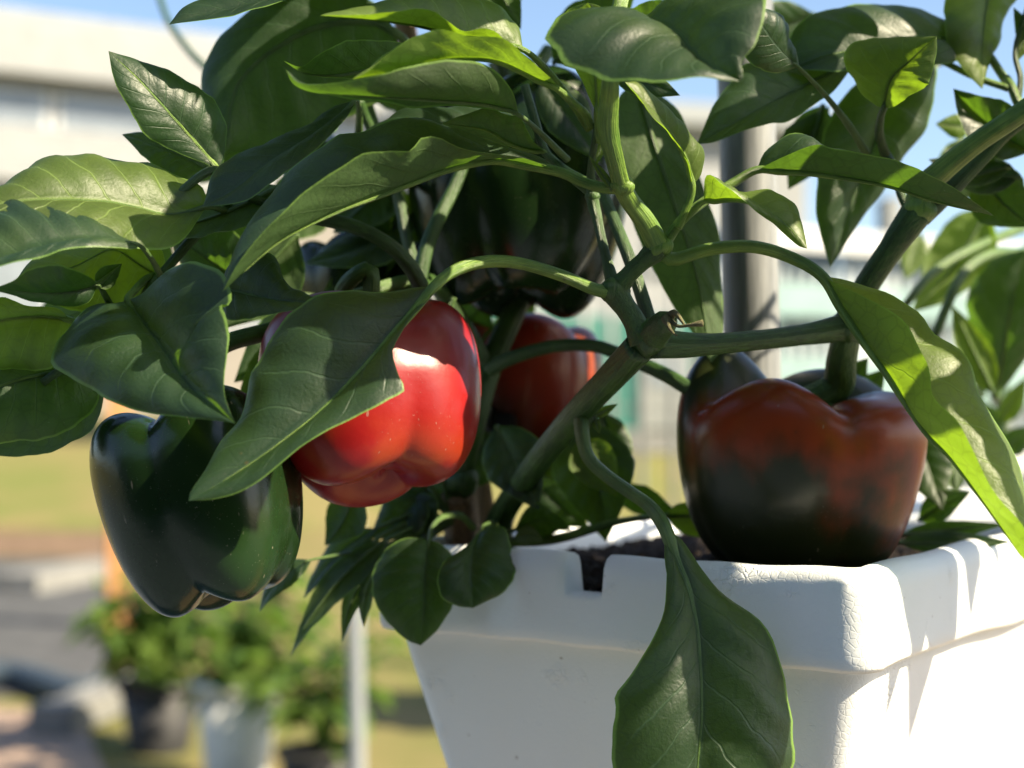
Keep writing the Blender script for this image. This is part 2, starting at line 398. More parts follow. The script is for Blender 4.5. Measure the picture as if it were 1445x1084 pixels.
def finish_leaf(parent, M3, L3, R3, pet, mat, bl, br, amp, wave, seed, pr, smat):
    V, Fc, U, NM = leaf_surface(M3, L3, R3, bl, br, amp, wave, seed)
    lf = part('leaf', V, Fc, mat, parent, U)
    path = []; rr = []
    pet = [np.asarray(p, float) for p in (pet or [])]
    for p in pet: path.append(p)
    idx = np.linspace(0, int(len(M3) * .93), 10).astype(int)
    k = len(pet)
    for a, i in enumerate(idx):
        r_ = pr * (1 - .0) * (0.85 - .78 * a / 9) if a else pr * .9
        path.append(M3[i] - NM[i] * r_ * .55); rr.append(r_)
    rr = [pr * 1.15] + [pr] * (k - 1) + rr if k else rr
    Vt, Ft, Ut = tube_geo(path, rr, n=5 * len(path), sides=8, ridge=.06, nr=4)
    part('petiole', Vt, Ft, smat, lf, Ut)
    return lf
LEAVES = 0
def leaf(parent, M, d, L, R, dl=0.0, dr=0.0, pet=None, mat=None, bl=.10, br=.10, amp=.045, wave=.06, pr=.0015, smat=None):
    """M, L, R: pixel polylines from base to tip (L, R without the end points); looking at the upper
    side with the tip up, L is on the left.  d: depths along M, dl / dr: extra depth of the margins."""
    global LEAVES; LEAVES += 1
    s = np.linspace(0, 1, NROW); dm = np.interp(s, np.linspace(0, 1, len(d)), d)
    if len(d) > 2: dm = np.convolve(np.pad(dm, 5, mode='edge'), np.ones(11) / 11, 'valid')
    m2 = catmull(np.array(M, float), NROW); M3 = np.array([P(a[0], a[1], z) for a, z in zip(m2, dm)])
    def edge(E, off):
        e2 = catmull(np.array([M[0]] + list(E) + [M[-1]], float), NROW); z = dm + prof(off, s)
        z[0] = dm[0]; z[-1] = dm[-1]
        return np.array([P(a[0], a[1], zz) for a, zz in zip(e2, z)])
    pt = None
    if pet: pt = [P(*p) for p in pet]
    return finish_leaf(parent, M3, edge(L, dl), edge(R, dr), pt, mat or M_LEAF, bl, br, amp, wave, 100 + LEAVES, pr, smat or M_PET)
def wprof(s): return np.sin(np.pi * s ** .78) ** .95 * (1 - .25 * s ** 3)
def ql(parent, b, t, d0, d1, w, bend=0.0, tilt=0.0, fold=0.0, under=False, pet=None, mat=None, dm=None, **kw):
    """leaf from base pixel to tip pixel; w = half width in px, bend = sideways bow in px,
    tilt = depth difference of the two margins (m), fold = both margins forward (-) or back (+)"""
    b = np.array(b, float); t = np.array(t, float); ax = t - b; Ln = np.linalg.norm(ax); ax /= Ln
    per = np.array((-ax[1], ax[0]))        # image space, y down: per points to the right of base->tip
    ss = np.array((0, .18, .4, .6, .8, 1.0))
    M = [tuple(b + ax * Ln * s_ + per * bend * 4 * s_ * (1 - s_)) for s_ in ss]
    ws = wprof(ss)
    right = [tuple(np.array(M[i]) + per * w * ws[i]) for i in range(1, 5)]
    left = [tuple(np.array(M[i]) - per * w * ws[i]) for i in range(1, 5)]
    dmid = dm if dm is not None else (d0 + d1) / 2
    if under: L, R, dl, dr = right, left, tilt + fold, -tilt + fold
    else: L, R, dl, dr = left, right, -tilt + fold, tilt + fold
    return leaf(parent, M, [d0, dmid, d1], L, R, dl, dr, pet, mat, **kw)
def project(p):
    r = np.asarray(p) - np.array((0, 0, CAM_Z)); d = r @ np.array(_fw); return CX + r[0] / d * F, CY - (r @ np.array(_up)) / d * F
def in_frame(pts, m=12):
    for p in pts:
        u, v = project(p)
        if -m < u < 1445 + m and -m < v < 1084 + m: return True
    return False
def leaf3(parent, node, dirv, length, width, droop, roll, mat=None, petlen=.35, seed=0, smat=None, outside=False):
    """free leaf in space: leaves the node along dirv, bends down by droop"""
    r = np.random.default_rng(seed); node = np.asarray(node, float); dv = np.asarray(dirv, float); dv /= np.linalg.norm(dv)
    up = np.array((0, 0, 1.)); side = np.cross(dv, up); side /= np.linalg.norm(side) + 1e-9
    pts = []; p = node.copy(); ang = 0; tot = length * (1 + petlen); K = 14; cur = dv.copy(); fr = []
    for i in range(K + 1):
        pts.append(p.copy()); fr.append(cur.copy())
        p = p + cur * tot / K
        cur = cur - up * droop / K * (1 + i / K); cur /= np.linalg.norm(cur)
    pts = np.array(pts); k0 = int(K * petlen / (1 + petlen)); Mc = catmull(pts[k0:], NROW)
    s = np.linspace(0, 1, NROW); T = np.gradient(Mc, axis=0); T /= np.linalg.norm(T, axis=1)[:, None]
    ca, sa = math.cos(roll), math.sin(roll)
    S = np.array([np.cross(t_, up) for t_ in T]); S = S / (np.linalg.norm(S, axis=1)[:, None] + 1e-9)
    U_ = np.cross(S, T); S2 = S * ca + U_ * sa; U2 = np.cross(S2, T)
    hw = (width / 2 * wprof(s))[:, None]; cup = r.uniform(-.1, .5)
    R3 = Mc + S2 * hw + U2 * hw * cup; L3 = Mc - S2 * hw + U2 * hw * cup
    if outside and in_frame(list(Mc[::4]) + list(L3[::4]) + list(R3[::4])): return None      # the photo shows none here
    return finish_leaf(parent, Mc, L3, R3, [pts[0], pts[max(1, k0 // 2)]], mat or M_LEAF, .1, .1, .035, .06, seed + 5000, .0013, smat or M_PET)

# ------------------------------------------------------------------ bell peppers
PROF = np.array([(0, .84), (.10, .84), (.26, .87), (.45, .955), (.63, 1.0), (.80, .985), (.93, .91), (.995, .78), (1.0, .62), (.965, .45), (.90, .29), (.80, .15), (.66, .045), (.50, .0), (.34, .02), (.18, .075), (0, .10)])
def pepper_geo(H, rx, ry, n=4, spin=0., groove=(.20, .06, .22), seed=0, taper=0.0, lobew=None, nt=128, ns=72, warp=.03, lift=None):
    r = np.random.default_rng(seed); pr = catmull(PROF, ns); V = []
    amp = lobew or list(1 + r.uniform(-.07, .07, n)); lf = lift or [0] * n
    p1, p2, p3 = r.uniform(0, 6.28, 3)
    for i in range(ns):
        s = i / (ns - 1); rr, zz = pr[i]
        g = np.interp(s, (0, .12, .32, .55, .78, 1), (groove[0] * .8, groove[0] * 1.15, groove[0] * .8, groove[1], groove[2], groove[2] * 1.3))
        top = np.interp(s, (0, .08, .3, .5), (.0, 1, 1, 0)); bot = np.interp(s, (.55, .75, .95, 1), (0, .8, 1, 0))
        tp = 1 - taper * (1 - zz)
        for k in range(nt):
            th = 2 * math.pi * k / nt; x = n * (th - spin) / (2 * math.pi); c = math.cos(math.pi * x)
            lob = math.sqrt(c * c * .95 + .012) ** .62
            li = int(math.floor(x + .5)) % n; a = amp[li]; fr = abs((x + .5) % 1 - .5) * 2   # 0 centre of a lobe .. 1 groove
            sm = math.cos(fr * math.pi / 2) ** 2
            f = (1 - g * (1 - lob)) * (1 + (a - 1) * sm)
            f *= 1 + warp * (math.sin(2 * th + p1 + s * 2) * .5 + math.sin(3 * th + p2 - s * 3) * .3 + math.sin(th + p3 + 5 * s) * .4)
            z = zz - top * (1 - lob) * .16 * min(1, rr * 1.6) + bot * (1 - lob) * .08 + top * lf[li] * sm * min(1, rr * 1.5) + bot * (a - 1) * -.8 * sm
            V.append((rx * rr * f * tp * math.cos(th), ry * rr * f * tp * math.sin(th), H * z))
    Fc = []
    for i in range(ns - 1):
        for k in range(nt):
            k2 = (k + 1) % nt; Fc.append((i * nt + k, (i + 1) * nt + k, (i + 1) * nt + k2, i * nt + k2))
    return V, Fc
def pepper(label, top, bot, wpx, mat, n=4, spin=0., stalk=None, seed=1, ratio=1.0, calyx_r=.014, stalk_r=(.0035, .0045), smat=None, **kw):
    """axis from the shoulder pixel `top` to the blossom-end pixel `bot` (u, v, depth); wpx = width in px"""
    a, b_ = P(*top), P(*bot); H = np.linalg.norm(a - b_); zax = (a - b_) / H
    rx = wpx / F * (top[2] + bot[2]) / 2 / 2
    xax = np.array((1., 0, 0)); xax -= zax * xax.dot(zax); xax /= np.linalg.norm(xax); yax = np.cross(zax, xax)
    R = np.stack([xax, yax, zax], 1)
    root = thing('bell_pepper', label, 'pepper', b_, 'bell peppers on the potted plant')
    root.rotation_euler = Matrix(R.tolist()).to_euler()
    V, Fc = pepper_geo(H, rx, rx * ratio, n, spin, seed=seed, **kw)
    obj('flesh', mesh('flesh', V, Fc, mat), root)
    # calyx: a flat star seated in the hollow of the shoulder
    z0 = H * .845; cv = [(0, 0, z0 + .004)]; K = 60
    for ring, q in ((.35, .0045), (.7, .003), (1.0, .0015)):
        for k in range(K):
            th = 2 * math.pi * k / K; rr = calyx_r * ring * (1 + (.16 * math.cos(6 * th) if ring > .9 else .05 * math.cos(6 * th)))
            cv.append((rr * math.cos(th), rr * math.sin(th), z0 + q + .0006 * math.cos(12 * th)))
    cf = [(0, 1 + k, 1 + (k + 1) % K) for k in range(K)]
    for r_ in range(2):
        for k in range(K):
            k2 = (k + 1) % K; cf.append((1 + r_ * K + k, 1 + (r_ + 1) * K + k, 1 + (r_ + 1) * K + k2, 1 + r_ * K + k2))
    obj('calyx', mesh('calyx', cv, cf, M_CALYX, [(v[0] * 40, v[1] * 40) for v in cv]), root)
    if stalk:
        Ri = R.T; pts = [np.array((0, 0, z0))] + [Ri @ (P(*p) - b_) for p in stalk]
        rad_ = list(np.linspace(stalk_r[1], stalk_r[0], len(pts)))
        Vt, Ft, Ut = tube_geo(pts, rad_, sides=14, ridge=.06, nr=5)
        obj('stalk', mesh('stalk', Vt, Ft, smat or M_CALYX, Ut), root)
    return root

# ================================================================== THE SETTING
def sheet(name, pts, z, mat, sub=1):
    V = [(p[0], p[1], z) for p in pts]; return struct(name, mesh(name, V, [tuple(range(len(V)))], mat, smooth=False))
sheet('lawn', [(-400, -100), (400, -100), (400, 900), (-400, 900)], 0.0, M_LAWN)
# grassy bank behind the lawn
bv, bf = [], []; XS = np.linspace(-60, 60, 61); prof_b = [(15, .006), (16.5, .25), (19, .75), (22, 1.15), (27, 1.35), (60, 1.4), (400, 1.2)]
for y, z in prof_b:
    for x in XS: bv.append((x * (1 + (y - 15) / 60), y + .4 * math.sin(x * .7) * (y < 60), z + (.05 * math.sin(x * .9 + y) if z > .1 else 0)))
for i in range(len(prof_b) - 1):
    for k in range(60): bf.append((i * 61 + k, i * 61 + k + 1, (i + 1) * 61 + k + 1, (i + 1) * 61 + k))
struct('grass_bank', mesh('grass_bank', bv, bf, M_BANK))
sheet('bounce_ground', [(-7, -7), (7, -7), (7, 3.3), (-7, 3.3)], .004, M_BOUNCE)  # unseen ground added to set the bounce light on the planter front
sheet('paving', [G(-500, 785)[:2], G(150, 790)[:2], G(205, 870)[:2], G(120, 985)[:2], G(-500, 985)[:2]], .004, M_PAVE)
sheet('earth_strip', [G(-400, 745)[:2], G(170, 752)[:2], G(150, 788)[:2], G(-400, 783)[:2]], .008, M_EARTH)
sheet('terrace', [G(-700, 1000)[:2], G(110, 1003)[:2], G(160, 1120)[:2], G(-700, 1120)[:2]], .008, M_BEIGE)
# kerb stones between earth and asphalt, and a pale plank edge in front
def bar_between(name, a, b, wdt, h, z, mat, parent=None):
    a = np.array(a); b = np.array(b); c = (a + b) / 2; L = np.linalg.norm((b - a)[:2]); an = math.atan2(b[1] - a[1], b[0] - a[0])
    return bbox_obj(name, (c[0], c[1], z + h / 2), (L, wdt, h), mat, parent, rotz(an), .004)
kb = bar_between('kerb', G(20, 838), G(155, 812), .32, .12, 0, M_KERB); kb['kind'] = 'structure'
ke = thing('timber_edging', 'pale sawn board edging lying along the terrace', 'edging', G(150, 1010))
bar_between('board', G(70, 1040), G(205, 985), .16, .09, .008, M_KERB, ke)

# white house far behind on the left
def house():
    c = P(90, 300, 26.0); a = rad(28); Rz = rotz(a)
    h = thing('house', 'long white two storey house with flat grey roof beyond the lawn', 'house', (c[0], c[1], 1.0))
    o = np.array((c[0], c[1], 0))
    def bx(n, x, y, z, sx, sy, sz, m, par=h): return bbox_obj(n, o + Rz @ np.array((x, y, z)), (sx, sy, sz), m, par, Rz)
    bx('wall', -1, 3, 3.0, 15, 6, 4.2, M_WALLT); bx('upper_wall', -1, 3.05, 6.2, 14.8, 5.9, 2.2, M_WALLW)
    bx('parapet', -1, -.12, 5.85, 15.2, .22, .95, M_WALLW); bx('roof', -1.2, 2.9, 8.05, 15.8, 6.6, .55, M_ROOF)
    bx('fascia', -1.2, -.46, 7.62, 15.8, .08, .85, M_WALLW)
    for k, x in enumerate((-7.2, -5.2, -3.2, -1.2, .8, 2.8, 4.8)):
        f = bx('window', x, .06, 6.7, 1.9, .09, .72, M_RAIL); bx('pane', x, .005, 6.7, 1.7, .03, .58, M_GLASS, f)
    for x in (-5, -1, 3.5):
        f = bx('window', x, -.02, 3.6, 1.6, .09, 1.5, M_RAIL); bx('pane', x, -.075, 3.6, 1.4, .03, 1.3, M_GLASS, f)
house()
# white outbuilding with teal sheeting, seen between the stems
def shed():
    c = P(880, 560, 19.0); Rz = rotz(rad(14)); o = np.array((c[0], c[1], 0))
    h = thing('outbuilding', 'white outbuilding with teal lower cladding on the grassy bank', 'building', (c[0], c[1], .8))
    def bx(n, x, y, z, sx, sy, sz, m, par=h): return bbox_obj(n, o + Rz @ np.array((x, y, z)), (sx, sy, sz), m, par, Rz)
    bx('wall', 0, 2, 2.9, 5.2, 4, 4.2, M_WALLW); bx('roof', 0, 2, 5.15, 5.8, 4.6, .28, M_ROOF)
    for k in range(6): bx('cladding_panel', -2.15 + .86 * k, -.05, 1.75, .83, .06, 1.5, M_TEAL)
    bx('plinth', 0, -.06, .88, 5.2, .1, .3, M_KERB)
    f = bx('window', 1.0, -.03, 3.7, 1.2, .09, 1.2, M_RAIL); bx('pane', 1.0, -.085, 3.7, 1.0, .03, 1.0, M_GLASS, f)
    f = bx('door', .55, -.11, 1.6, .7, .06, 1.1, M_STEEL); bx('pane', .55, -.15, 1.8, .5, .02, .4, M_GLASS, f)
shed()
# mesh fence posts in front of the teal shed
fp = thing('wire_fence', 'thin grey upright bars of a wire fence before teal cladding', 'fence', G(850, 760))
for u in (824, 862, 905, 950):
    p = P(u, 560, 6.0); part('bar', *tube_geo([(p[0], p[1], 0), (p[0], p[1], 1.75)], [.014, .014], n=4, sides=8)[:2], M_STEEL, fp)
for z in (.5, 1.1, 1.7):
    a, b = P(800, 560, 6.0), P(985, 560, 6.0); part('wire', *tube_geo([(a[0], a[1], z), (b[0], b[1], z)], [.005, .005], n=4, sides=6)[:2], M_STEEL, fp)

# corrugated fence on the right
def corrugated():
    A, B = P(1008, 560, 4.6), P(1700, 560, 5.6)
    f = thing('corrugated_fence', 'pale translucent corrugated sheet fence with a white top rail', 'fence', (A[0], A[1], 0))
    d = (B - A)[:2]; L = np.linalg.norm(d); d /= L; nrm = np.array((d[1], -d[0])); np_ = 9; r = random.Random(4)
    for k in range(np_):
        x0, x1 = L * k / np_, L * (k + 1) / np_ - .012; V, Fc = [], []; K = 40; h = 1.66 + r.uniform(-.05, .06)
        for zi, z in enumerate((.03, h)):
            for i in range(K + 1):
                x = x0 + (x1 - x0) * i / K; o_ = .018 * math.sin(2 * math.pi * i / 8)
                V.append((A[0] + d[0] * x + nrm[0] * o_, A[1] + d[1] * x + nrm[1] * o_, z))
        for i in range(K): Fc.append((i, i + 1, K + 2 + i, K + 1 + i))
        o = part('sheet', V, Fc, M_SHEETG if k in (1, 3, 6) else M_SHEET, f)
        md = o.modifiers.new('thick', 'SOLIDIFY'); md.thickness = .003
    def rail(z, h, m, off):
        c = (A + B) / 2; R = rotz(math.atan2(d[1], d[0])); bbox_obj('rail', (c[0] + nrm[0] * off, c[1] + nrm[1] * off, z), (L, .04, h), m, f, R)
    rail(1.62, .07, M_RAIL, .045); rail(.9, .07, M_RAIL, .045); rail(1.42, .10, M_PTEAL, .05); rail(1.16, .14, M_PTEAL, .05)
    for x in (0.02, L * .34, L * .67, L):
        p = A[:2] + d * x - nrm * .06; bbox_obj('post', (p[0], p[1], .9), (.06, .06, 1.8), M_STEEL, f, rotz(math.atan2(d[1], d[0])))
corrugated()

# orange timber post and thin white pole on the left
g = G(166, 885); op = thing('timber_post', 'square orange brown timber post standing by the paving', 'post', g)
bbox_obj('shaft', (g[0], g[1], .70), (.115, .115, 1.40), M_ORANGE, op, rotz(.3), .006)
V = [(g[0] - .07, g[1] - .07, 1.40), (g[0] + .07, g[1] - .07, 1.40), (g[0] + .07, g[1] + .07, 1.40), (g[0] - .07, g[1] + .07, 1.40), (g[0], g[1], 1.47)]
part('cap', V, [(0, 3, 2, 1), (0, 1, 4), (1, 2, 4), (2, 3, 4), (3, 0, 4)], M_ORANGE, op, smooth=False)
g = G(506, 1215); wp = thing('garden_pole', 'slim dull grey pole rising beside the planter', 'pole', g)
part('shaft', *tube_geo([(g[0], g[1], 0), (g[0] - .02, g[1], 1.05)], [.019, .019], n=6, sides=16)[:2], M_POLE, wp)
part('cap', *tube_geo([(g[0] - .02, g[1], 1.04), (g[0] - .02, g[1], 1.075)], [.023, .021], n=4, sides=16)[:2], M_STEEL, wp)
hz = [G(-60, 975), G(20, 972), G(70, 985), G(115, 1000), G(150, 990), G(190, 1006)]
hs = obj('garden_hose', mesh('garden_hose', *(lambda t: (t[0], t[1], M_HOSE))(tube_geo([(p[0], p[1], .055) for p in hz], [.05, .05], n=40, sides=14))))
tag(hs, 'dark blue grey hose lying curved on the paving', 'hose')

# potted plants in the background
def lathe(prof_, cx, cy, sides=32):
    V, Fc = [], []
    for r_, z in prof_:
        for k in range(sides): a = 2 * math.pi * k / sides; V.append((cx + r_ * math.cos(a), cy + r_ * math.sin(a), z))
    for i in range(len(prof_) - 1):
        for k in range(sides): k2 = (k + 1) % sides; Fc.append((i * sides + k, i * sides + k2, (i + 1) * sides + k2, (i + 1) * sides + k))
    return V, Fc
def far_plant(u, v, d, potr, poth, potmat, size, label, plabel, nleaf, seed, fruits=0):
    r = random.Random(seed); c = P(u, v, d); x, y = c[0], c[1]
    pot = thing('plant_pot', plabel, 'pot', (x, y, 0), 'pots of the plants standing on the ground')
    part('wall', *lathe([(potr * .7, 0), (potr * .95, poth * .9), (potr * .85, poth * .9), (potr * .62, .02), (.001, .02)], x, y), potmat, pot)
    part('rim', *lathe([(potr * .86, poth * .9), (potr * 1.04, poth * .9), (potr * 1.06, poth), (potr * .86, poth), (potr * .86, poth * .9)], x, y), potmat, pot)
    part('soil', *lathe([(potr * .86, poth * .86), (.001, poth * .9)], x, y), M_SOIL, pot)
    pl = thing('potted_plant', label, 'plant', (x, y, poth * .88), 'leafy plants growing in the pots on the ground')
    gs = []; lv = []; tips = []
    for k in range(9):
        a = r.uniform(0, 6.28); q = r.uniform(.25, .5) * size; h = r.uniform(.6, 1.15) * size
        p0 = np.array((x, y, poth * .85)); p1 = p0 + (q * .3 * math.cos(a), q * .3 * math.sin(a), h * .5); p2 = p0 + (q * math.cos(a), q * math.sin(a), h)
        tips.append((p0, p1, p2)); part('stem', *tube_geo([p0, p1, p2], [.006, .004, .002], n=8, sides=6)[:2], M_STEM, pl)
    for k in range(nleaf):
        p0, p1, p2 = r.choice(tips); t = r.uniform(.3, 1.05); b = p0 * (1 - t) ** 2 + 2 * p1 * t * (1 - t) + p2 * t * t
        a = r.uniform(0, 6.28); dv = np.array((math.cos(a), math.sin(a), r.uniform(-.5, .5))); L = r.uniform(.08, .14); s_ = np.cross(dv, (0, 0, 1.)); s_ /= np.linalg.norm(s_)
        W = L * .28; b = b + dv * .03; m_ = b + dv * L * .5 + np.array((0, 0, .01)); e = b + dv * L - np.array((0, 0, L * .3))
        V = [b, b + dv * L * .25 - s_ * W * .8, m_ - s_ * W, b + dv * L * .8 - s_ * W * .6, e, b + dv * L * .8 + s_ * W * .6, m_ + s_ * W, b + dv * L * .25 + s_ * W * .8, m_ - np.array((0, 0, .012))]
        gs.append((V, [(8, i, (i + 1) % 8) for i in range(8)], None))
    V, Fc, _ = join_geo(gs); fo = part('foliage', V, Fc, M_FARL, pl, smooth=True)
    fo['kind'] = 'stuff'
    for k in range(fruits):
        p0, p1, p2 = r.choice(tips); t = r.uniform(.4, .9); b = p0 * (1 - t) ** 2 + 2 * p1 * t * (1 - t) + p2 * t * t
        a = r.uniform(0, 6.28); b = b + np.array((math.cos(a) * .06, math.sin(a) * .06 - .05, -.03))
        V, Fc = pepper_geo(.075, .03, .03, 3, a, seed=k, nt=24, ns=18); part('fruit', [np.array(q) + b for q in V], Fc, M_FRUIT, pl)
def far_leaf_material():
    m, t = newmat('far_leaf'); b = NB(t); o = b.n('TexCoord').outputs['Object']; n = b.noise(o, 11, 2)
    c = b.mix(b.ramp(n, .35, .65), (.035, .08, .02), (.11, .17, .035)); p = b.pbsdf(c, .5, .4)
    tr = b.n('BsdfTranslucent'); tr.inputs[0].default_value = (.26, .44, .05, 1)
    ms = b.n('MixShader'); ms.inputs[0].default_value = .35; b.l(p, ms.inputs[1]); b.l(tr.outputs[0], ms.inputs[2]); b.out(ms.outputs[0]); return m
M_FARL = far_leaf_material()
far_plant(335, 1000, 4.15, .12, .30, M_POTW, .30, 'bushy green plant growing in the white pot', 'white round pot holding a bushy plant', 150, 3, 0)
far_plant(225, 1000, 4.6, .13, .22, M_POTD, .34, 'broad leafy green plant growing in the dark pot', 'dark round pot at the end of the board edging', 200, 5, 0)
far_plant(450, 1000, 3.9, .11, .16, M_POTD, .33, 'loose green plant beside the slim dull pole', 'small dark pot beside the slim dull pole', 90, 8, 1)

# added unseen hedge at the photographer's back: it keeps part of the open sky off the front of the plant
def back_blocker():
    h = thing('blocker', 'added unseen leafy hedge running behind the viewpoint', 'blocker', (-1, -2.6, 0)); r = random.Random(2); V, Fc = [], []
    for k in range(2600):
        x, z = r.uniform(-8, 5), r.uniform(0, 2.9); y = -2.3 - r.uniform(0, .5) - (.4 if z > 2.7 else 0); c = np.array((x, y, z)); R = Matrix.Rotation(r.uniform(0, 6.28), 3, Vector((r.random(), r.random(), r.random())).normalized())
        o = len(V); q = r.uniform(.12, .24)
        for p in ((-.5, 0, 0), (0, -.3, .06), (.5, 0, 0), (0, .3, .06)): V.append(c + np.array(R @ Vector(p)) * q)
        Fc.append((o, o + 1, o + 2, o + 3))
    f = part('foliage', V, Fc, M_FOLD, h, smooth=False); f['kind'] = 'stuff'
    bbox_obj('core', (-1.5, -3.0, 1.35), (13, .7, 2.7), M_FOLD, h)
M_FOLD = simple('blocker_foliage', (.035, .060, .024), .7, 6, .4, .3, .003, .3)
back_blocker()
# ------------------------------------------------------------------ bench, planters
RIM_Z = CAM_Z - .0529; BENCH_Z = RIM_Z - .30
ROT = rad(34)
def bench():
    b = thing('garden_bench', 'plain plank bench carrying the white planters', 'bench', (.35, 1.0, 0))
    for k in range(5): bbox_obj('plank', (.44, .60 + .172 * k, BENCH_Z - .02), (1.1, .166, .036), M_BENCH, b, None, .004)
    for x in (-.05, .92):
        for y in (.56, 1.28): bbox_obj('leg', (x, y, (BENCH_Z - .04) / 2), (.07, .07, BENCH_Z - .04), M_BENCH, b, None, .004)
        bbox_obj('rail', (x, .92, BENCH_Z - .075), (.06, .64, .07), M_BENCH, b)
bench()
def planter(corner, rot, la, lb, label, notch=None):
    """corner = outer rim corner towards the viewer; la runs to the left-back, lb to the right-back"""
    ex = np.array((-math.cos(rot), math.sin(rot), 0)); ey = np.array((math.sin(rot), math.cos(rot), 0)); c0 = np.array((corner[0], corner[1], 0))
    root = thing('planter', label, 'planter', (*(c0 + ex * la / 2 + ey * lb / 2)[:2], BENCH_Z), 'white polystyrene planters')
    rc = .016                                             # corner radius of the rim
    path = []                                             # (a, b, outward a, outward b)
    def seg(p, q, n, na, nb):
        for t in np.linspace(0, 1, n, endpoint=False): path.append((p[0] + (q[0] - p[0]) * t, p[1] + (q[1] - p[1]) * t, na, nb))
    def arc(ca, cb, a0):
        for k in range(8):
            a = a0 + (math.pi / 2) * k / 8; path.append((ca + rc * math.cos(a), cb + rc * math.sin(a), math.cos(a), math.sin(a)))
    # order: front edge (b=0) from a=la..0, corner, right edge (a=0) b=0..lb, corner, back, corner, left
    if notch:
        n0, n1 = notch
        seg((la - rc, 0), (n1 + .0008, 0), 14, 0, -1); seg((n1 + .0008, 0), (n1, 0), 1, 0, -1); seg((n1, 0), (n0, 0), 5, 0, -1)
        seg((n0, 0), (n0 - .0008, 0), 1, 0, -1); seg((n0 - .0008, 0), (rc, 0), 26, 0, -1)
    else: seg((la - rc, 0), (rc, 0), 40, 0, -1)
    def arc2(ca, cb, a0, a1):
        for k in range(9):
            a = a0 + (a1 - a0) * k / 9; path.append((ca + rc * math.cos(a), cb + rc * math.sin(a), math.cos(a), math.sin(a)))
    arc2(rc, rc, -math.pi / 2, -math.pi); seg((0, rc), (0, lb - rc), 40, -1, 0)
    arc2(rc, lb - rc, math.pi, math.pi / 2); seg((rc, lb), (la - rc, lb), 40, 0, 1)
    arc2(la - rc, lb - rc, math.pi / 2, 0); seg((la, lb - rc), (la, rc), 40, 1, 0); arc2(la - rc, rc, 0, -math.pi / 2)
    TH, RH, OV = .0145, .040, .008
    def ring(pts, inset, z):
        """pts moved inwards by inset; z absolute"""
        out = []
        for (a, b, na, nb) in pts:
            out.append(c0 + ex * (a - na * inset) + ey * (b - nb * inset) + np.array((0, 0, z)))
        return out
    def wob(p): return .0006 * math.sin(p[0] * 55 + p[1] * 31) + .0003 * math.sin(p[0] * 120 - p[1] * 87)
    profR = [(OV + .002, -RH + .001), (.0016, -RH), (.0004, -RH + .002), (0, -RH + .006), (0, -.03), (0, -.02), (0, -.010), (.0006, -.0055), (.003, -.0016), (.0065, 0.), (TH - .005, 0.), (TH - .0015, -.0015), (TH, -.005), (TH + .001, -.014), (TH + .002, -RH)]
    V = []; npth = len(path)
    for inset, z in profR:
        for i, p in enumerate(ring(path, inset, RIM_Z + z)):
            a, b, na, nb = path[i]
            if notch and nb == -1 and notch[0] <= a <= notch[1] + 1e-6 and z > -.0165: p[2] = RIM_Z - .0165 + z * .12
            k = wob(p); p = p + (-(ex * na + ey * nb)) * -k * .8; p[2] += k * 1.1 + (.0022 * math.sin(b / lb * math.pi) if na == -1 and z > -.012 else 0) + (.0016 * math.sin(b / .05) if na == -1 and z < -.03 else 0)
            V.append(p)
    Fc = []
    for i in range(len(profR) - 1):
        for k in range(npth): k2 = (k + 1) % npth; Fc.append((i * npth + k, (i + 1) * npth + k, (i + 1) * npth + k2, i * npth + k2))
    part('rim', V, Fc, M_FOAM, root)
    # tapered body with an inside and a floor
    V = []; H = .30; T = .24
    profB = [(OV + .0, -RH + .004), (OV + .001, -RH - .003)] + [(OV + T * (q - .04), -q) for q in (.055, .09, .13, .18, .24, .285)] + [(OV + T * .25 + .004, -.297), (OV + T * .25 + .012, -.30)]
    inner = [(TH + .004 + T * (.28 - .04), -.28), (TH + .004 + T * (.14 - .04), -.14), (TH + .003, -.03)]
    allp = profB + [(.10, -.30), (.10, -.282)] + inner
    for inset, z in allp:
        for p, (a, b, na, nb) in zip(ring(path, 0, RIM_Z + z), path):
            # move towards the middle by inset along both axes (keeps corners round)
            fa = (a - la / 2) / (la / 2); fb = (b - lb / 2) / (lb / 2)
            q = c0 + ex * (a - fa * inset) + ey * (b - fb * inset) + np.array((0, 0, RIM_Z + z)); k = wob(q)
            V.append(q + (ex * na + ey * nb) * k * .7)
    Fc = []
    for i in range(len(allp) - 1):
        for k in range(npth): k2 = (k + 1) % npth; Fc.append((i * npth + k, i * npth + k2, (i + 1) * npth + k2, (i + 1) * npth + k))
    part('body', V, Fc, M_FOAM, root)
    return ex, ey, c0
CORN = (.1376, .560)
LA, LB = .250, .40
def uv_to_a(u):      # where a pixel column meets the front rim edge
    q = (u - CX) / F; return (CORN[0] - q * CORN[1]) / (math.cos(ROT) + q * math.sin(ROT))
EX, EY, C0 = planter(CORN, ROT, LA, LB, 'white polystyrene planter with a notched rim under the peppers', (uv_to_a(849), uv_to_a(797)))
c2 = P(1372, 712, 1.10)
planter((c2[0] + .25, c2[1]), rad(4), .28, .22, 'white polystyrene planter standing in shade behind the ripening pepper', None)

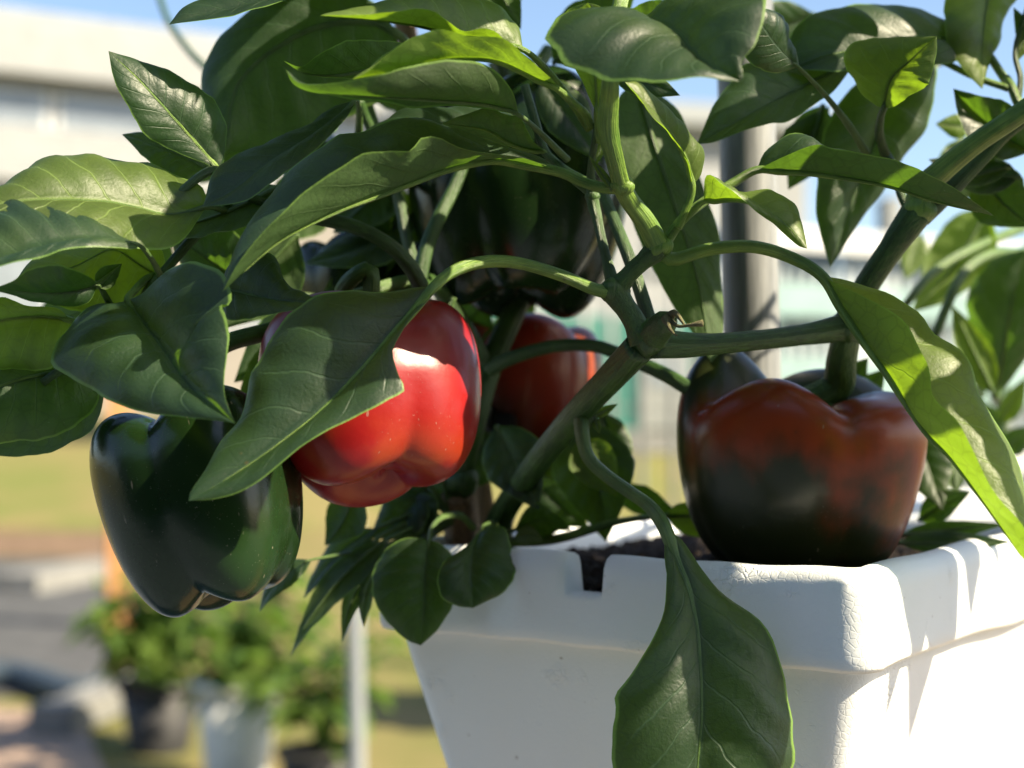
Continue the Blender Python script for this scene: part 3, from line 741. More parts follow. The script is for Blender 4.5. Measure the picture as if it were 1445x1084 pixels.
def soil(cn, rot, la, lb, label):
    ex = np.array((-math.cos(rot), math.sin(rot), 0)); ey = np.array((math.sin(rot), math.cos(rot), 0)); c0 = np.array((cn[0], cn[1], 0)); r = np.random.default_rng(3)
    n = 90; V, Fc = [], []; ins = .0165
    hh = r.normal(0, 1, (n, n)); 
    for _ in range(1): hh = (hh + np.roll(hh, 1, 0) + np.roll(hh, 1, 1) + np.roll(hh, -1, 0)) / 3.0
    for i in range(n):
        for j in range(n):
            a = ins + (la - 2 * ins) * i / (n - 1); b = ins + (lb - 2 * ins) * j / (n - 1)
            V.append(c0 + ex * a + ey * b + np.array((0, 0, RIM_Z - .013 + .0022 * hh[i, j] + .004 * math.sin(a * 40) * math.sin(b * 33))))
    for i in range(n - 1):
        for j in range(n - 1): Fc.append((i * n + j, i * n + j + 1, (i + 1) * n + j + 1, (i + 1) * n + j))
    o = obj('potting_soil', mesh('potting_soil', V, Fc, M_SOIL, smooth=False)); o['kind'] = 'stuff'; tag(o, label, 'soil')
soil(CORN, ROT, LA, LB, 'dark crumbly potting soil filling the notched white planter')
soil((c2[0] + .25, c2[1]), rad(4), .28, .22, 'dark potting soil in the shaded white planter behind')

# steel pole behind the planter
a, b = P(1054, 180, .745), P(1061, 480, .745); sl_ = (b - a) / (a[2] - b[2])
top = a - sl_ * (1.75 - a[2]); bot = a + sl_ * (a[2] - (RIM_Z - .05))
pp = thing('steel_pole', 'thick grey metal pole standing upright in the planter soil behind the branches', 'pole', bot)
part('shaft', *tube_geo([bot, (bot + top) / 2, top], [.0143, .0143, .0143], n=12, sides=40, cap=True)[:2], M_PIPE, pp)
part('cap', *tube_geo([top - sl_ * -.002, top - sl_ * .02], [.0155, .015], n=4, sides=40)[:2], M_BLACK, pp)

# wooden stake
ws0, ws1 = P(690, 770, .76), P(556, -60, .76)
wk = thing('wooden_stake', 'thin brown wooden stake leaning among the leaves', 'stake', ws0 + np.array((0, 0, -.05)))
dirs = (ws0 - ws1) / np.linalg.norm(ws0 - ws1)
part('shaft', *tube_geo([ws0 + dirs * .05, (ws0 + ws1) / 2, ws1 - dirs * .08], [.0062, .006, .0055], n=10, sides=9)[:2], M_STAKE, wk)
# black ribbed clip round the stake
def clip():
    c = P(672, 592, .735); root = thing('plant_clip', 'black ribbed plastic clip holding a stem by the red pepper', 'clip', c)
    gs = []; R_, K = .0085, 26
    V, Fc = [], []; S = 40
    for zr in ((R_ - .0012, -.0062), (R_ + .0008, -.0062), (R_ + .0008, -.0046), (R_ - .0008, -.0046), (R_ - .0008, .0046), (R_ + .0008, .0046), (R_ + .0008, .0062), (R_ - .0012, .0062)):
        for k in range(S): t = 2 * math.pi * k / S; V.append(c + np.array((zr[0] * math.cos(t), zr[0] * math.sin(t), zr[1])))
    for i in range(8):
        for k in range(S): k2 = (k + 1) % S; i2 = (i + 1) % 8; Fc.append((i * S + k, i * S + k2, i2 * S + k2, i2 * S + k))
    part('band', V, Fc, M_BLACK, root)
    for k in range(K):
        t = 2 * math.pi * k / K; bbox_obj('tooth', c + np.array((R_ * math.cos(t), R_ * math.sin(t), 0)), (.0016, .0007, .0098), M_RIB, root, rotz(t))
    bbox_obj('latch', c + np.array((R_ + .006, -.002, -.002)), (.012, .009, .010), M_BLACK, root, rotz(-.3), .0012)
M_RIB = simple('rib_plastic', (.05, .05, .05), .35, 80, .3, .2, .0004)
clip()

# ================================================================== THE PEPPER PLANT
base = C0 + EX * .205 + EY * .075; base[2] = RIM_Z - .013
PL = thing('pepper_plant', 'bushy pepper plant with broad green leaves rooted in the notched white planter', 'plant', base)
def stem(pts, r0, r1=None, mat=None, name='branch', ridge=.05, rad_=None, nr=6):
    rr = rad_ or [r0, (r0 + (r1 or r0)) / 2, r1 or r0]
    return tube(name, pxs(pts), rr, mat or M_STEM, PL, sides=16, ridge=ridge, nr=nr, n=max(14, 8 * len(pts)))
def knot(u, v, d, r, mat=None, sq=(1, 1, .85)):
    c = P(u, v, d); V, Fc = [], []; n, m = 12, 20; rg_ = np.random.default_rng(int(u))
    ph = rg_.uniform(0, 6, 3)
    for i in range(n + 1):
        for k in range(m):
            a = math.pi * i / n; t = 2 * math.pi * k / m; q = r * (1 + .07 * math.sin(3 * t + ph[0]) + .06 * math.sin(2 * t + 3 * a + ph[1]))
            V.append(c + q * np.array((math.sin(a) * math.cos(t) * sq[0], math.sin(a) * math.sin(t) * sq[1], math.cos(a) * sq[2])))
    for i in range(n):
        for k in range(m): k2 = (k + 1) % m; Fc.append((i * m + k, (i + 1) * m + k, (i + 1) * m + k2, i * m + k2))
    return part('node', V, Fc, mat or M_STEM, PL, [(k / m, i / n) for i in range(n + 1) for k in range(m)])
NB_ = (912, 480, .580)
bpx = (706, 778, .735)
stem([bpx, (705, 735, .715), (742, 675, .685), (800, 600, .640), (860, 535, .605), (905, 487, .582)], .0066, .0062, name='main_stem', rad_=[.0072, .0063, .0061, .0060, .0060, .0066])
knot(916, 478, .582, .0088)
stem([(648, 775, .74), (650, 740, .735), (648, 690, .725), (652, 655, .715), (665, 600, .71), (690, 520, .715), (730, 430, .72), (770, 330, .745), (740, 200, .77), (700, 60, .77), (690, -80, .765), (760, -110, .76)], .0072, .003, M_STEM, name='main_stem', rad_=[.0078, .0072, .0070, .006, .0055, .0055, .005, .005, .0045, .004, .0035, .003])
stem([(648, 790, .738), (651, 740, .729), (648, 695, .718)], .0078, .0082, M_WOODY, name='woody_base', ridge=.09)
knot(652, 678, .716, .0092, M_STEM)
# right arm, pepper branch
stem([(925, 485, .582), (985, 487, .588), (1080, 479, .605), (1150, 470, .622), (1192, 462, .630)], .0052, rad_=[.0062, .0045, .0043, .0046, .0062])
knot(1196, 463, .631, .0082)
stem([(1194, 462, .630), (1222, 405, .627), (1262, 345, .622), (1292, 302, .620)], .0056, rad_=[.0064, .0052, .0052, .0066])
knot(1296, 297, .620, .0072, M_STEML)
stem([(1294, 300, .620), (1300, 270, .618), (1330, 240, .612), (1380, 200, .604), (1445, 156, .596), (1560, 70, .60), (1700, -40, .63), (1800, -200, .66)], .0044, .003, M_STEML, rad_=[.0055, .0042, .0040, .0039, .0038, .0034, .003, .0022])
stem([(1297, 305, .622), (1330, 275, .625), (1380, 225, .628), (1435, 172, .630), (1540, 120, .64), (1680, 90, .66), (1850, 110, .68)], .0046, rad_=[.0052, .0040, .0038, .0036, .0034, .003, .002])
stem([(1284, 300, .625), (1272, 275, .63), (1262, 240, .64), (1250, 216, .645)], .002)
# left arm going up
stem([(908, 482, .580), (893, 450, .580), (876, 425, .580), (867, 412, .580)], .0044, rad_=[.0062, .0046, .0044, .0054])
knot(866, 410, .580, .0062)
stem([(867, 412, .580), (890, 385, .578), (912, 365, .576), (930, 350, .575)], .0036, rad_=[.0048, .0034, .0034, .0050])
knot(930, 349, .575, .0054, M_STEML)
stem([(930, 350, .575), (912, 315, .570), (890, 285, .565), (879, 265, .560), (868, 225, .552), (858, 180, .545), (860, 140, .538), (863, 100, .53), (872, 20, .54), (900, -90, .56), (950, -220, .58)], .0034, .002, M_STEML, rad_=[.0046, .0038, .0036, .0042, .0032, .0031, .0030, .0030, .0030, .0026, .002])
knot(878, 262, .559, .0046, M_STEML)
stem([(866, 405, .582), (853, 355, .585), (843, 310, .59), (836, 280, .592), (834, 240, .588), (840, 195, .58), (846, 160, .575)], .0022, rad_=[.0030, .0020, .0019, .0026, .0016, .0014, .0014])
knot(836, 277, .592, .0030)
stem([(917, 455, .588), (905, 415, .594), (888, 365, .60), (868, 315, .61), (850, 272, .62)], .0030, .0024)
stem([(836, 275, .592), (800, 245, .596), (770, 215, .60), (755, 170, .60), (740, 120, .60)], .0018)
# cut stub with a dried flower stalk
stem([(920, 475, .578), (930, 464, .572), (938, 456, .567), (943, 451, .564), (946, 448, .562)], .005, .0054, name='cut_stub', rad_=[.006, .0056, .0054, .0048, .0026])
tube('dried_stalk', pxs([(943, 449, .561), (956, 460, .555), (972, 459, .552), (985, 457, .551), (992, 456, .551)]), [.0018, .0009, .0006, .0007, .0014], M_DRY, PL, sides=8, n=24)
tube('dried_stalk', pxs([(940, 450, .560), (944, 462, .555), (950, 470, .554), (956, 474, .554)]), [.0020, .0012, .0007, .0003], M_DRY, PL, sides=8, n=20)
tube('dried_stalk', pxs([(946, 446, .561), (952, 441, .557), (960, 450, .555), (968, 462, .554)]), [.0020, .0012, .0008, .0003], M_DRY, PL, sides=8, n=20)
# stems towards the left half of the plant
stem([(690, 520, .715), (650, 450, .70), (610, 400, .67), (592, 400, .655)], .004, .0034)
stem([(594, 404, .63), (577, 374, .622), (548, 345, .615), (505, 322, .61), (455, 309, .605), (400, 300, .60), (330, 300, .60)], .0034, rad_=[.0036, .0033, .0031, .0030, .0030, .0026, .002])
stem([(590, 400, .64), (602, 350, .645), (618, 310, .65), (645, 255, .66), (660, 200, .665), (655, 120, .67), (640, 20, .67), (620, -90, .67)], .0030, rad_=[.0036, .0032, .0030, .0028, .0026, .0024, .002, .002])
stem([(594, 405, .66), (575, 340, .665), (562, 280, .67), (545, 220, .67), (520, 175, .665), (506, 140, .66)], .0028, .0022)
stem([(570, 300, .672), (560, 268, .675), (548, 240, .68), (530, 180, .685), (518, 140, .685)], .0026, .0022, M_STEML)
stem([(330, 300, .60), (280, 330, .595), (230, 385, .585), (190, 430, .575), (130, 490, .57), (60, 540, .57)], .0022, .0016)
stem([(400, 300, .60), (340, 270, .59), (300, 240, .58), (230, 290, .57), (150, 330, .56)], .002, .0014)
# petiole arch in front of the orange-red fruit
stem([(990, 560, .655), (945, 532, .662), (905, 513, .672), (872, 499, .678), (836, 488, .682), (780, 489, .690), (722, 505, .698), (690, 522, .705)], .0034, rad_=[.0036, .0034, .0033, .0032, .0031, .0031, .0033, .0036])

# ---------------------------------------------------------------- peppers
pepper('glossy red bell pepper half hidden behind a dark pointed leaf', (508, 455, .622), (540, 686, .590), 312, M_PR, n=3, spin=rad(-122), seed=4, groove=(.16, .05, .22), ratio=.92,
       stalk=[(524, 388, .612), (498, 392, .612), (482, 418, .620), (500, 440, .64), (560, 420, .655), (594, 404, .650)], taper=-.03, lobew=[1.06, 1.0, 1.0], stalk_r=(.0034, .0036), warp=.02)
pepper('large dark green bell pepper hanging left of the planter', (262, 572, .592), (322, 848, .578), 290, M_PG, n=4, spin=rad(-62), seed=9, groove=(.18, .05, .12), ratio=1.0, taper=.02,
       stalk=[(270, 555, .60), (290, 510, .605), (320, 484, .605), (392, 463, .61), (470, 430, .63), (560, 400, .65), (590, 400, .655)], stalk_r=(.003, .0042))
pepper('big brown and red ripening bell pepper resting at the planter rim', (1134, 530, .650), (1120, 805, .664), 340, M_PT, n=4, spin=rad(-30), seed=12, groove=(.075, .03, .06), ratio=.90, taper=.04,
       stalk=[(1180, 545, .650), (1188, 505, .640), (1195, 470, .632)], stalk_r=(.0058, .0078), calyx_r=.017, lobew=[1.03, 1.0, 1.04, .98], lift=[-.07, -.01, .13, .03], warp=.02)
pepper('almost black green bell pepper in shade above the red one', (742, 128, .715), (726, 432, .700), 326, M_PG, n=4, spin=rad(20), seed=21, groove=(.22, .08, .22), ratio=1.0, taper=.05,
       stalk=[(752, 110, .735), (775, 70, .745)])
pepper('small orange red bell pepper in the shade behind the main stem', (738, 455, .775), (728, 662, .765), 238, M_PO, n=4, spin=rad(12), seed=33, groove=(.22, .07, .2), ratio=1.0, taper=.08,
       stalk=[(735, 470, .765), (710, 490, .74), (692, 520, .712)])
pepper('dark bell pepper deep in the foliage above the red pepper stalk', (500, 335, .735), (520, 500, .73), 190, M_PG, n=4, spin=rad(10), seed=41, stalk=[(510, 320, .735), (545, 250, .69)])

# ---------------------------------------------------------------- leaves traced one by one
def LF(*a, **k): return leaf(PL, *a, **k)
def Q(*a, **k): return ql(PL, *a, **k)
# --- centre left: the long folded leaf
LF([(790, 243), (709, 225), (650, 233), (607, 248), (549, 271), (476, 299), (389, 345), (314, 412)], [.565, .557, .547, .535, .522, .512],
   [(735, 222), (665, 216), (639, 208), (618, 196), (596, 197), (581, 216), (545, 216), (505, 222), (447, 258), (383, 313), (340, 365)],
   [(760, 222), (680, 203), (636, 186), (590, 171), (546, 180), (505, 193), (476, 193), (447, 212), (400, 246), (355, 296), (328, 360)], dl=-.016, dr=.022,
   pet=[(878, 266, .560), (850, 265, .562), (820, 256, .565)], bl=-.05, br=.15, pr=.0019, smat=M_STEML)
# --- dark pointed leaf across the red pepper
LF([(612, 405), (590, 430), (563, 460), (523, 506), (462, 571), (400, 622), (330, 670), (266, 707)], [.545, .537, .53, .522, .515, .508],
   [(604, 424), (581, 448), (563, 475), (553, 498), (563, 527), (571, 549), (546, 565), (505, 585), (433, 626), (360, 684), (310, 703)],
   [(585, 406), (534, 417), (462, 419), (412, 446), (385, 478), (360, 524), (334, 581), (308, 620), (291, 660), (269, 694)], dl=[0, -.006, -.010, -.010, -.006, 0], dr=[0, .014, .018, .016, .012, 0],
   pet=[(862, 412, .578), (838, 408, .575), (790, 388, .574), (730, 371, .569), (680, 370, .563), (640, 383, .555)], bl=.12, br=.14, pr=.0023, smat=M_STEML, amp=.03)
# --- broad bluish leaf on the left
LF([(180, 424), (210, 465), (240, 505), (268, 545), (333, 598)], [.565, .548, .530, .515, .500],
   [(205, 412), (240, 385), (270, 375), (302, 380), (322, 400), (326, 424), (312, 430), (321, 455), (319, 500), (316, 550), (326, 585)],
   [(150, 431), (122, 432), (95, 452), (80, 482), (84, 512), (112, 536), (150, 562), (200, 581), (270, 590), (310, 594)], dl=[0, .0, -.004, -.004, 0, 0], dr=[0, .008, .006, .0, .0, 0],
   pet=[(225, 388, .588), (205, 395, .58), (190, 410, .57)], bl=.12, br=.14, pr=.0016)
# --- large pale leaf at the left border, and the ones under it
LF([(292, 292), (240, 303), (190, 292), (140, 284), (60, 282), (0, 288), (-70, 305)], [.575, .565, .55, .54, .53, .525],
   [(250, 345), (190, 352), (110, 345), (40, 335), (-20, 325)], [(285, 262), (245, 245), (205, 226), (170, 226), (120, 224), (60, 242), (0, 272), (-40, 292)], dl=[0, -.010, -.014, -.014, -.01, 0], dr=[0, .02, .026, .026, .02, 0],
   bl=.1, br=.14, pr=.0013, pet=[(330, 300, .60), (312, 296, .588)], amp=.05, mat=M_YOUNG_LIT)
LF([(196, 346), (150, 338), (80, 348), (0, 368), (-60, 385)], [.535, .525, .515, .51, .505],
   [(190, 352), (160, 350), (90, 352), (0, 376), (-40, 386)], [(172, 338), (158, 334), (130, 304), (100, 292), (50, 296), (0, 301), (-50, 330)], dl=-.010, dr=[0, .02, .03, .03, .02, 0],
   pet=[(226, 388, .575), (214, 366, .555)], bl=.2, br=.12, pr=.0013)
LF([(236, 398), (190, 370), (157, 352), (100, 378), (18, 402)], [.59, .582, .575, .57, .565],
   [(232, 425), (190, 445), (120, 440), (60, 425)], [(225, 345), (185, 330), (120, 335), (50, 365)], dl=-.008, dr=.012, mat=M_YOUNG_LIT, bl=.05, br=.05, pr=.0012, amp=.05, pet=[(246, 420, .6)])
LF([(138, 402), (100, 412), (55, 414), (0, 408), (-20, 408)], [.55, .54, .535, .53], [(125, 425), (90, 432), (40, 425), (10, 415)], [(125, 390), (90, 375), (70, 374), (40, 385), (5, 402)], dl=.006, dr=-.012, pet=[(160, 440, .57), (150, 420, .56)])
Q((135, 405), (172, 372), .55, .552, 16, under=True)
LF([(100, 452), (60, 446), (0, 452), (-70, 470)], [.565, .56, .555, .55], [(95, 500), (50, 525), (0, 525), (-40, 500)], [(80, 435), (40, 432), (5, 420), (-30, 430)], dl=.01, dr=-.004, mat=M_YOUNG_LIT, pr=.0018, smat=M_STEML, pet=[(150, 480, .57), (125, 462, .568)])
LF([(118, 520), (70, 526), (0, 545), (-90, 590)], [.58, .57, .56, .555], [(140, 560), (110, 596), (60, 616), (0, 626), (-50, 620)], [(100, 505), (50, 490), (0, 490), (-50, 520)], dl=.008, dr=.012, pr=.0018, smat=M_STEML, pet=[(160, 510, .585), (140, 514, .583)])
Q((150, 545), (-40, 640), .60, .60, 48, bend=-8, tilt=.01, under=True)
# --- upright leaf at top left and its dark neighbours
LF([(308, 242), (286, 213), (235, 156), (195, 112), (153, 72)], [.585, .578, .570, .565, .565],
   [(288, 230), (250, 216), (205, 190), (180, 150), (161, 112)], [(316, 225), (318, 175), (312, 140), (285, 122), (240, 100), (190, 84)], dl=-.004, dr=[0, .01, .014, .014, .01, 0], bl=.08, br=.14, pr=.0020, smat=M_STEML, pet=[(320, 290, .6), (315, 265, .592)], mat=M_LEAF)
Q((305, 248), (172, 190), .61, .60, 34, bend=6, tilt=.012)
LF([(560, 48), (520, 30), (450, 38), (390, 68), (335, 120), (318, 214)], [.665, .66, .655, .65, .645, .64],
   [(560, 130), (500, 160), (430, 200), (370, 214), (338, 216)], [(530, 5), (450, -20), (360, 10), (305, 60), (283, 112), (295, 170)], dl=.02, dr=.01, pet=[(580, 80, .675), (572, 60, .67)], bl=.05, br=.1, pr=.0022)
LF([(470, -30), (400, -5), (340, 10), (238, 35)], [.58, .575, .57, .565], [(440, -5), (385, 5), (330, 20), (285, 28)], [(440, -50), (360, -28), (300, -8), (262, 8)], dl=-.01, dr=.01, pet=[(540, -70, .6), (510, -50, .59)])
LF([(503, 142), (440, 190), (385, 225), (330, 268), (286, 292)], [.60, .58, .565, .555, .55],
   [(490, 165), (460, 197), (420, 232), (380, 264), (340, 286)], [(470, 152), (430, 178), (370, 198), (330, 218), (302, 248)], dl=-.008, dr=.016, bl=.1, br=.1, pet=[(506, 190, .66), (507, 165, .64)])
Q((400, 262), (200, 332), .60, .58, 30, bend=-10, tilt=.015, under=True)
Q((345, 400), (240, 330), .64, .62, 52, bend=0, tilt=-.01)
LF([(310, 405), (350, 415), (400, 425), (462, 428)], [.58, .565, .555, .548], [(330, 372), (380, 360), (405, 395), (438, 419)], [(320, 450), (370, 446), (410, 440), (440, 434)], dl=.016, dr=-.004)
Q((420, 330), (290, 470), .66, .65, 60, under=True); Q((470, 420), (330, 540), .68, .66, 50); Q((430, 470), (330, 590), .66, .64, 36, under=True)
# --- top row
LF([(738, 70), (690, 55), (655, 51), (590, 36), (520, 27), (452, 22)], [.555, .545, .535, .525, .52],
   [(718, 62), (700, 45), (680, 40), (655, 46), (630, 33), (590, 16), (520, 20)], [(733, 40), (722, 28), (700, 8), (650, -8), (590, -6), (540, 4), (500, 14)], dl=-.012, dr=.02, bl=-.05, br=.12, mat=M_YOUNG_LIT, pet=[(832, 182, .585), (800, 135, .575), (765, 92, .565)], pr=.0017, smat=M_STEML)
LF([(785, 125), (752, 108), (709, 88), (668, 82), (622, 85), (563, 100), (497, 112)], [.55, .54, .53, .52, .515, .51],
   [(779, 112), (738, 78), (709, 56), (665, 53), (622, 44), (569, 58), (520, 100)], [(775, 118), (735, 85), (700, 60), (660, 58), (622, 52), (575, 66), (525, 100)], dl=-.012, dr=.025, bl=-.05, br=.15, mat=M_YOUNG_LIT, pet=[(834, 180, .580), (825, 160, .575), (805, 142, .562)], pr=.0017, smat=M_STEML)
LF([(732, 162), (690, 147), (600, 140), (500, 134), (430, 126), (403, 98)], [.555, .54, .525, .515, .51, .508],
   [(722, 128), (690, 95), (640, 83), (560, 100), (480, 116), (425, 118)], [(720, 160), (650, 150), (560, 144), (480, 138), (420, 124)], dl=-.010, dr=.02, bl=-.22, br=.2, pet=[(800, 225, .60), (765, 190, .58)], pr=.0014, amp=.04)
LF([(580, 75), (540, 92), (480, 105), (430, 103), (400, 86)], [.59, .575, .56, .555], [(565, 60), (510, 56), (475, 62), (448, 76), (425, 94)], [(550, 100), (490, 112), (440, 108)], dl=-.01, dr=.01, bl=-.1)
LF([(770, 215), (725, 205), (690, 185), (655, 178), (622, 175)], [.60, .59, .58, .575], [(750, 195), (735, 162), (715, 165), (690, 156), (650, 164)], [(745, 212), (700, 200), (660, 188)], dl=-.01, dr=.01, pet=[(840, 262, .60), (800, 240, .60)], smat=M_STEML)
LF([(740, 190), (680, 175), (610, 180), (540, 200), (480, 240)], [.61, .60, .59, .58], [(700, 210), (640, 215), (560, 230)], [(720, 160), (665, 147), (620, 147), (578, 157), (540, 175), (508, 195)], dl=-.004, dr=.02)
for a in (((690, 150), (560, 190), .70, .69, 30), ((640, 120), (540, 200), .72, .71, 34), ((470, 200), (400, 290), .69, .67, 40), ((560, 250), (470, 330), .70, .69, 36), ((450, 60), (330, 180), .72, .70, 60)): Q(*a, under=random.random() < .5, tilt=.01)
Q((582, 350), (556, 255), .71, .70, 26, under=True, mat=M_YOUNG_LIT, tilt=.012)
Q((735, 0), (665, -60), .70, .69, 40, mat=M_LEAF); Q((690, -40), (735, 42), .66, .65, 26, under=True)
# --- big bluish leaf at the top, close to the viewer
LF([(896, 26), (929, 36), (958, 48), (978, 72), (1010, 100), (1046, 115)], [.535, .525, .515, .505, .495, .49],
   [(925, 18), (950, -8), (1000, -30), (1058, -22), (1078, 2), (1076, 36), (1064, 66), (1046, 88), (1049, 104)],
   [(876, 50), (858, 48), (840, 34), (815, 30), (792, 38), (774, 60), (790, 76), (800, 93), (840, 101), (880, 110), (925, 113), (980, 108), (1025, 114)], dl=[0, .012, .012, .0, -.002, 0], dr=[0, .004, -.008, -.014, -.012, 0],
   pet=[(865, 112, .531), (868, 70, .538), (880, 40, .538)], bl=.14, br=.12, pr=.0017, smat=M_STEML, wave=.06)
LF([(842, 160), (842, 130), (838, 70), (830, 4)], [.57, .56, .55, .545], [(818, 112), (790, 60), (799, 18), (818, 7)], [(858, 115), (880, 72), (884, 42), (862, 18), (842, 7)], dl=.008, dr=-.004, mat=M_YOUNG_LIT, pet=[(846, 200, .58), (844, 180, .575)], smat=M_STEML)
LF([(977, 262), (970, 228), (945, 184), (915, 150), (882, 116)], [.570, .562, .555, .548, .545],
   [(970, 228), (950, 195), (925, 165), (900, 135)], [(990, 245), (990, 215), (972, 190), (950, 165), (925, 135), (905, 116)], dl=-.008, dr=.012, bl=-.1, mat=M_YOUNG_LIT, pet=[(956, 322, .572), (966, 300, .572), (974, 280, .571)], smat=M_STEML, pr=.0015)
LF([(900, 112), (922, 200), (955, 300), (985, 400), (1003, 512)], [.655, .65, .645, .645, .645], [(868, 150), (872, 250), (905, 345), (948, 430), (985, 480)], [(965, 165), (992, 265), (1010, 345), (1020, 430), (1017, 490)], dl=.0, dr=.012, bl=-.06, br=-.06, pr=.0016, pet=[(870, 60, .65), (885, 85, .655)], amp=.05)
Q((868, 60), (1000, 10), .62, .61, 40, tilt=.01); Q((860, 95), (960, 135), .60, .59, 24); Q((780, 90), (900, -20), .68, .66, 46, under=True); Q((760, 110), (850, 230), .66, .65, 34)
Q((870, 160), (832, 248), .60, .60, 8, mat=M_YOUNG_LIT)
Q((866, 268), (831, 220), .558, .556, 6, mat=M_YOUNG_LIT)
# --- right of the stem
LF([(1210, 85), (1140, 118), (1060, 160), (983, 204)], [.655, .64, .63, .625], [(1170, 135), (1112, 164), (1069, 178), (1011, 200)], [(1160, 75), (1063, 86), (1025, 122), (999, 169)], dl=-.012, dr=.012, bl=-.05, br=.12)
LF([(1127, 95), (1105, 75), (1085, 50), (1060, 12)], [.60, .59, .58, .575], [(1095, 102), (1060, 90), (1045, 60)], [(1124, 72), (1108, 38), (1085, 14)], dl=.0, dr=.012, pet=[(1222, 216, .64), (1200, 180, .63), (1165, 135, .615)], pr=.0017)
LF([(1375, 62), (1300, 52), (1230, 66), (1160, 80), (1112, 98)], [.665, .655, .645, .64, .64], [(1340, 90), (1260, 96), (1190, 100)], [(1355, 35), (1300, 15), (1220, 10), (1160, 22), (1118, 45)], dl=-.010, dr=.014, pet=[(1427, 125, .66), (1410, 100, .663), (1395, 78, .665)], smat=M_STEML, pr=.0018)
LF([(1248, 152), (1258, 112), (1285, 85), (1322, 51)], [.615, .605, .595, .59], [(1238, 150), (1213, 131), (1201, 105), (1199, 72), (1226, 58), (1280, 53)], [(1260, 151), (1283, 136), (1310, 115), (1321, 78)], dl=[0, .012, .012, .008, 0], dr=[0, -.012, -.014, -.006, 0], mat=M_YOUNG_LIT, pet=[(1249, 217, .64), (1241, 190, .63), (1243, 165, .62)], pr=.0020, smat=M_STEM)
LF([(1400, -40), (1390, 20), (1386, 70), (1386, 126)], [.68, .67, .66, .655], [(1440, -10), (1425, 20), (1408, 55), (1395, 88)], [(1345, -20), (1333, 20), (1337, 66), (1362, 102)], dl=.01, dr=-.006, mat=M_YOUNG_LIT)
LF([(1262, 95), (1235, 195), (1195, 305), (1172, 378)], [.69, .685, .68, .675], [(1322, 90), (1298, 178), (1248, 260), (1208, 322)], [(1200, 125), (1160, 200), (1152, 288), (1157, 330)], dl=.012, dr=-.012, bl=.1, br=.12, pet=[(1300, 60, .69), (1280, 70, .69)])
Q((1162, 148), (1112, 268), .70, .70, 38, bend=-6, tilt=.01, under=True); Q((1110, 240), (1170, 150), .705, .70, 34)
LF([(1068, 240), (1100, 241), (1141, 243), (1199, 251), (1258, 263), (1316, 283), (1403, 305)], [.585, .575, .565, .56, .56, .565],
   [(1080, 212), (1110, 189), (1134, 191), (1150, 204), (1200, 222), (1260, 238), (1330, 265)], [(1105, 222), (1150, 204), (1182, 209), (1228, 217), (1287, 233), (1316, 249), (1348, 267)], dl=.02, dr=-.010, bl=.15, br=-.05, mat=M_LEAF, pet=[(938, 345, .575), (962, 310, .577), (1000, 280, .582), (1035, 258, .585)], smat=M_STEML, pr=.0019)
LF([(993, 284), (1040, 281), (1075, 293), (1110, 318), (1139, 351)], [.572, .562, .555, .55, .548], [(1020, 268), (1043, 272), (1083, 275), (1118, 287), (1131, 312)], [(997, 250), (1017, 258), (1045, 276), (1066, 298), (1095, 320), (1125, 346)], dl=.012, dr=[0, -.012, -.004, .002, 0], mat=M_YOUNG_LIT, pet=[(935, 348, .575), (955, 322, .574), (975, 300, .573)], smat=M_STEML)
# --- long folded leaf falling over the right corner of the planter
LF([(1160, 390), (1179, 419), (1202, 452), (1228, 495), (1263, 540), (1292, 593), (1345, 650), (1403, 730), (1462, 815)], [.58, .565, .55, .54, .53, .525, .52],
   [(1188, 394), (1225, 405), (1252, 414), (1276, 429), (1296, 447), (1315, 475), (1345, 504), (1361, 536), (1387, 572), (1416, 606), (1440, 656), (1462, 740)],
   [(1190, 405), (1240, 430), (1275, 453), (1295, 487), (1307, 525), (1312, 562), (1345, 598), (1382, 652), (1411, 702), (1448, 750)], dl=.016, dr=-.016, bl=.12, br=-.04,
   pet=[(932, 352, .576), (950, 366, .575), (1000, 352, .577), (1060, 348, .580), (1115, 363, .582)], pr=.0024, smat=M_STEML, mat=M_YOUNG_LIT, amp=.04)
# --- hanging leaf in front of the planter
LF([(938, 745), (954, 785), (976, 845), (986, 914), (990, 1002), (984, 1084), (970, 1230)], [.585, .573, .563, .555, .55, .55, .553],
   [(962, 762), (990, 804), (1011, 833), (1034, 853), (1066, 879), (1080, 905), (1098, 943), (1110, 978), (1119, 1031), (1123, 1084), (1090, 1160), (1020, 1215)],
   [(938, 790), (941, 815), (935, 874), (912, 920), (883, 961), (866, 984), (868, 1012), (862, 1060), (862, 1100), (880, 1170), (930, 1220)], dl=[0, .006, .010, .008, .004, 0], dr=[0, -.004, -.008, -.006, 0, 0],
   pet=[(820, 588, .625), (822, 615, .62), (830, 645, .617), (853, 669, .612), (888, 694, .604), (918, 716, .595)], bl=.16, br=.12, pr=.0028, amp=.05, wave=.05)
knot(824, 590, .628, .0052)
Q((838, 588), (872, 570), .63, .63, 7, mat=M_YOUNG_LIT); Q((840, 592), (846, 612), .625, .622, 6, mat=M_YOUNG_LIT)
